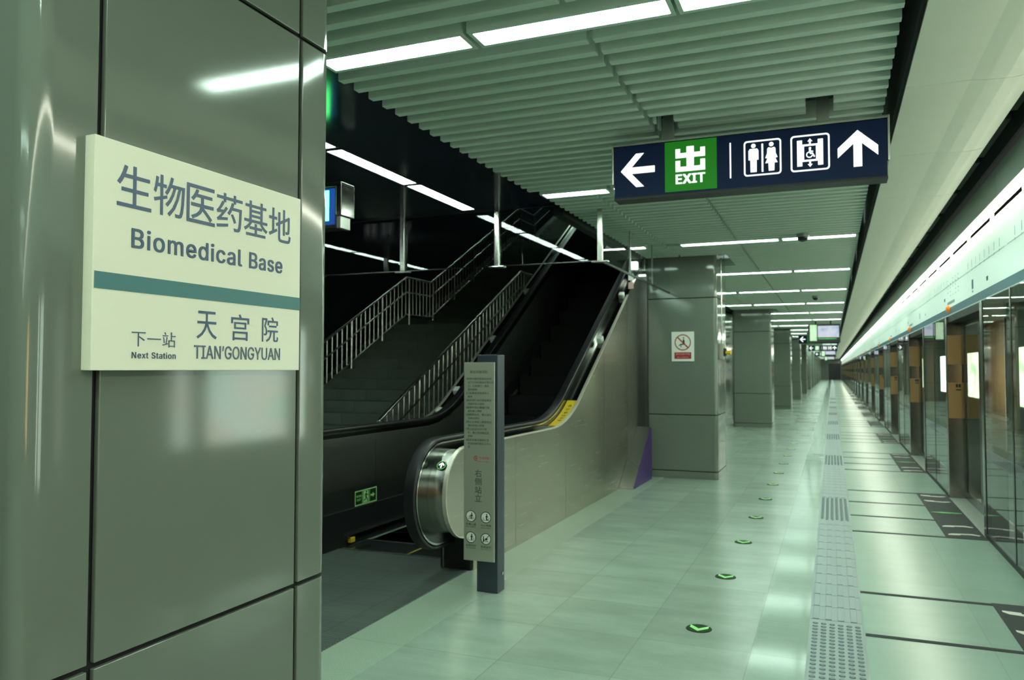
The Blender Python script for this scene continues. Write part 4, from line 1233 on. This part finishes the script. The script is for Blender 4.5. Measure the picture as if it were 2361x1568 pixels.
# ------------------------------------------------------------------ platform screen doors and their header, pitch by pitch
def make_door(y0):
    """door bay from y0 to y0 + 2.25: set-back leaves between dark stainless jambs"""
    y1 = y0 + 2.25
    t = thing('screen_door', (1.35, (y0 + y1) / 2, 0), '', 'platform screen door', 'platform screen doors')
    for ya, yb in ((y0 - 0.09, y0), (y1, y1 + 0.09)):
        MB().box(EDGE, EDGE + 0.175, ya, yb, 0.0, 2.12).build('jamb', M['jamb'], t, bevel=0.003)
    MB().box(EDGE - 0.002, EDGE + 0.36, y0 - 0.05, y1 + 0.05, -0.10, 0.004).build('sill', M['sill'], t)
    MB().box(EDGE + 0.02, EDGE + 0.20, y0, y1, 2.05, 2.12).build('lintel', M['black'], t)
    ym = (y0 + y1) / 2
    for ya, yb in ((y0, ym - 0.004), (ym + 0.004, y1)):
        lf = MB().box(EDGE + 0.176, EDGE + 0.184, ya + 0.075, yb - 0.075, 0.09, 2.0).build('door_leaf', M['psd_glass'], t)
        m = MB()
        m.box(EDGE + 0.165, EDGE + 0.195, ya, ya + 0.075, 0.005, 2.05); m.box(EDGE + 0.165, EDGE + 0.195, yb - 0.075, yb, 0.005, 2.05)
        m.box(EDGE + 0.165, EDGE + 0.195, ya + 0.075, yb - 0.075, 0.005, 0.09); m.box(EDGE + 0.165, EDGE + 0.195, ya + 0.075, yb - 0.075, 2.0, 2.05)
        m.build('leaf_frame', M['black_metal'], lf)
    for z0, z1 in ((0.93, 1.345), (1.56, 1.90)):  # thin warm-coloured patches on the far jamb, with a band left free between
        MB().box(EDGE + 0.008, EDGE + 0.167, y1 - 0.003, y1, z0, z1).build('warm_patch', M['warm_metal'], t)
    Fj = Face((EDGE + 0.088, y1 - 0.0032, 0), (1, 0, 0), (0, 0, 1))
    m = MB(); Fj.rect(m, 0.0, 1.29, 0.02, 1.33); Fj.rect(m, 0.026, 1.29, 0.05, 1.33); Fj.rect(m, 0.0, 1.255, 0.055, 1.27); m.build('jamb_mark', M['ink'], t)
    return t

def make_panel(y0, y1):
    t = thing('glass_screen', (EDGE, (y0 + y1) / 2, 0), '', 'glass partition', 'fixed glass panels of the platform screen')
    ym = (y0 + y1) / 2
    for ya, yb in ((y0 + 0.03, ym - 0.02), (ym + 0.02, y1 - 0.03)):
        MB().box(EDGE + 0.006, EDGE + 0.016, ya, yb, 0.04, 2.12).build('pane', M['psd_glass'], t)
    m = MB()
    m.box(EDGE + 0.002, EDGE + 0.05, ym - 0.02, ym + 0.02, 0, 2.12)
    m.build('mullion', M['black_metal'], t)
    for ya, yb in ((y0, y0 + 0.03), (y1 - 0.03, y1)):
        MB().box(EDGE, EDGE + 0.04, ya, yb, 0, 2.12).build('side_frame', M['black_metal'], t)
    MB().box(EDGE, EDGE + 0.04, y0 + 0.03, y1 - 0.03, 0, 0.04).build('bottom_frame', M['black'], t)
    return t

def make_header(y0):
    """one pitch of the lit header above the doors"""
    y1 = y0 + P
    t = thing('header_sign', (EDGE, (y0 + y1) / 2, 2.12), '', 'platform header', 'lit header boards above the screen doors')
    MB().box(1.255, 1.275, y0, y1, 2.125, 2.755).build('face', M['header'], t)
    MB().box(1.275, 1.60, y0, y1, 2.125, 2.752).build('body', M['void'], t)
    MB().box(1.252, 1.255, y0, y1, 2.128, 2.205).build('band', M['header_blue'], t)
    MB().box(1.275, 1.60, y0, y1, 2.121, 2.125).build('underside', M['black'], t)
    MB().box(1.44, 1.47, y0, y1, 2.755, 2.86).build('dark_gap', M['void'], t)
    MB().box(1.195, 1.215, y0 + 0.003, y1 - 0.003, 2.832, 3.06).build('fascia', M['grey_panel'], t)
    MB().box(1.215, 1.60, y0, y1, 2.86, 2.89).build('lamp_trough', M['void'], t)
    MB().box(1.216, 1.268, y0 + 0.02, y1 - 0.02, 2.806, 2.86).build('lamp_tube', M['header_lamp'], t)
    for k in range(4):
        yy = y0 + P * (0.125 + 0.25 * k)
        MB().box(1.26, 1.276, yy - 0.04, yy + 0.04, 2.755, 2.835).build('bracket', M['white_paint'], t)
    # small orange door lamp at the band
    yd = y0 + 3.15
    m = MB(); m.cyl((1.252, yd, 2.19), (1.215, yd, 2.19), 0.045, 0.028, 20); m.build('door_lamp', M['orange'], t, bevel=0.006)
    # faint line map
    Fh = Face((1.2548, y0, 0), (0, -1, 0), (0, 0, 1))
    m = MB(); Fh.rect(m, -P + 0.05, 2.455, -0.05, 2.462, 0, 0.0008)
    for k in range(20):
        yy = -0.25 - 0.225 * k
        if 2.0 < -yy < 3.4: continue
        Fh.disc(m, yy, 2.459, 0.012, 0.0004, 0.001, 12)
        Fh.rect(m, yy - 0.012, 2.485, yy + 0.012, 2.555, 0, 0.0008)
    m.build('map_line', M['map_line'], t)
    m = MB()
    for r_ in range(5):
        for c_ in range(5):
            if (r_ * 3 + c_ * 2) % 7 == 0: continue
            Fh.rect(m, -3.30 + 0.20 * c_, 2.33 + 0.045 * r_, -3.24 + 0.20 * c_, 2.345 + 0.045 * r_, 0, 0.0008)
    Fh.rect(m, -3.35, 2.24, -2.75, 2.275, 0, 0.0008)
    m.build('map_lettering', M['map_line'], t)
    m = MB()
    Fh.rect(m, -1.62, 2.27, -1.52, 2.36, 0, 0.0008); Fh.rect(m, -1.60, 2.235, -1.54, 2.255, 0, 0.0008); Fh.rect(m, -3.62, 2.30, -3.50, 2.34, 0, 0.0008); Fh.rect(m, -0.85, 2.27, -0.76, 2.31, 0, 0.0008)
    m.build('map_lettering', M['map_ink'], t)
    return t

KMAX = 22
q0 = make_queue_mark(7.98)
d0 = make_door(8.20)
p0 = make_panel(10.54, 12.96)
h0 = make_header(7.0)
index_children()
def place(o, k, lab):
    c = o if k == 0 else copy_tree(o, Vector(o.location) + Vector((0, P * k, 0)))
    c['label'] = lab
for k in sorted(range(-4, KMAX + 1), key=lambda v: (v != 0, v)):
    if k == -1: w = 'in front of the first door past the picture edge'
    if k < 0:
        wd_ = 'behind the camera, %s back' % ORDW[-k - 1] if k < -1 else 'at the edge of the picture'
    else:
        wd_ = 'counting along the platform, %s of the row' % ORDW[k]
    place(d0, k, 'dark framed screen door, %s' % wd_)
    place(p0, k, 'fixed glass screen panel, %s' % ('counting along the platform, %s of the row' % ORDW[k + 1] if k >= -1 else wd_))
    place(h0, k, 'white lit header board, %s' % wd_)
    place(q0, k, 'dark floor plate with white boarding arrows, %s' % wd_)

# lit advertisement boxes on the far wall of the track
for k in range(-4, 15):
    yc = 8.6 + 7.8 * k
    warm = k < -1
    lab = 'lit advert box on the far track wall behind the glass, %s along' % ORDW[k] if k >= 0 else 'lit advert box on the far track wall, %s one behind the camera' % ORDW[-k - 1]
    t = thing('advert_box', (4.7, yc, 0.45), lab, 'advert', 'lit adverts on the track wall')
    MB().box(4.66, 4.75, yc - 1.25, yc + 1.25, 0.44, 2.16).build('case', M['black_metal'], t)
    MB().box(4.645, 4.66, yc - 1.18, yc + 1.18, 0.51, 2.09).build('picture', M['ad_warm'] if warm else (M['ad_green'] if k in (2, 3, 5) else M['ad_cool']), t)

# monitors hanging along the platform
def make_monitor(yy):
    t = thing('monitor', (-0.22, yy, 2.37), 'black hanging monitor with lit picture and green side strip', 'monitor', 'hanging platform monitors')
    MB().box(-0.70, 0.26, yy, yy + 0.22, 2.372, 2.955).build('case', M['black'], t, bevel=0.01)
    MB().box(-0.405, 0.222, yy - 0.006, yy, 2.53, 2.90).build('picture', M['tv_pic'], t)
    MB().box(-0.645, -0.435, yy - 0.006, yy, 2.42, 2.935).build('side_strip', M['tv_green'], t)
    MB().box(-0.40, 0.15, yy - 0.005, yy, 2.475, 2.495).build('ticker', M['green_mark'], t)
    for x in (-0.47, -0.02):
        MB().box(x - 0.02, x + 0.02, yy + 0.09, yy + 0.13, 2.955, CEIL + 0.28).build('hanger', M['black'], t)
    return t
tv = make_monitor(27.0)
index_children()
for yy, lab in ((58.0, 'small black monitor hanging beyond the lit signs, with green side strip'), (84.0, 'tiny black monitor hanging deepest down the platform')):
    o = copy_tree(tv, (-0.22, yy, 2.37)); o['label'] = lab
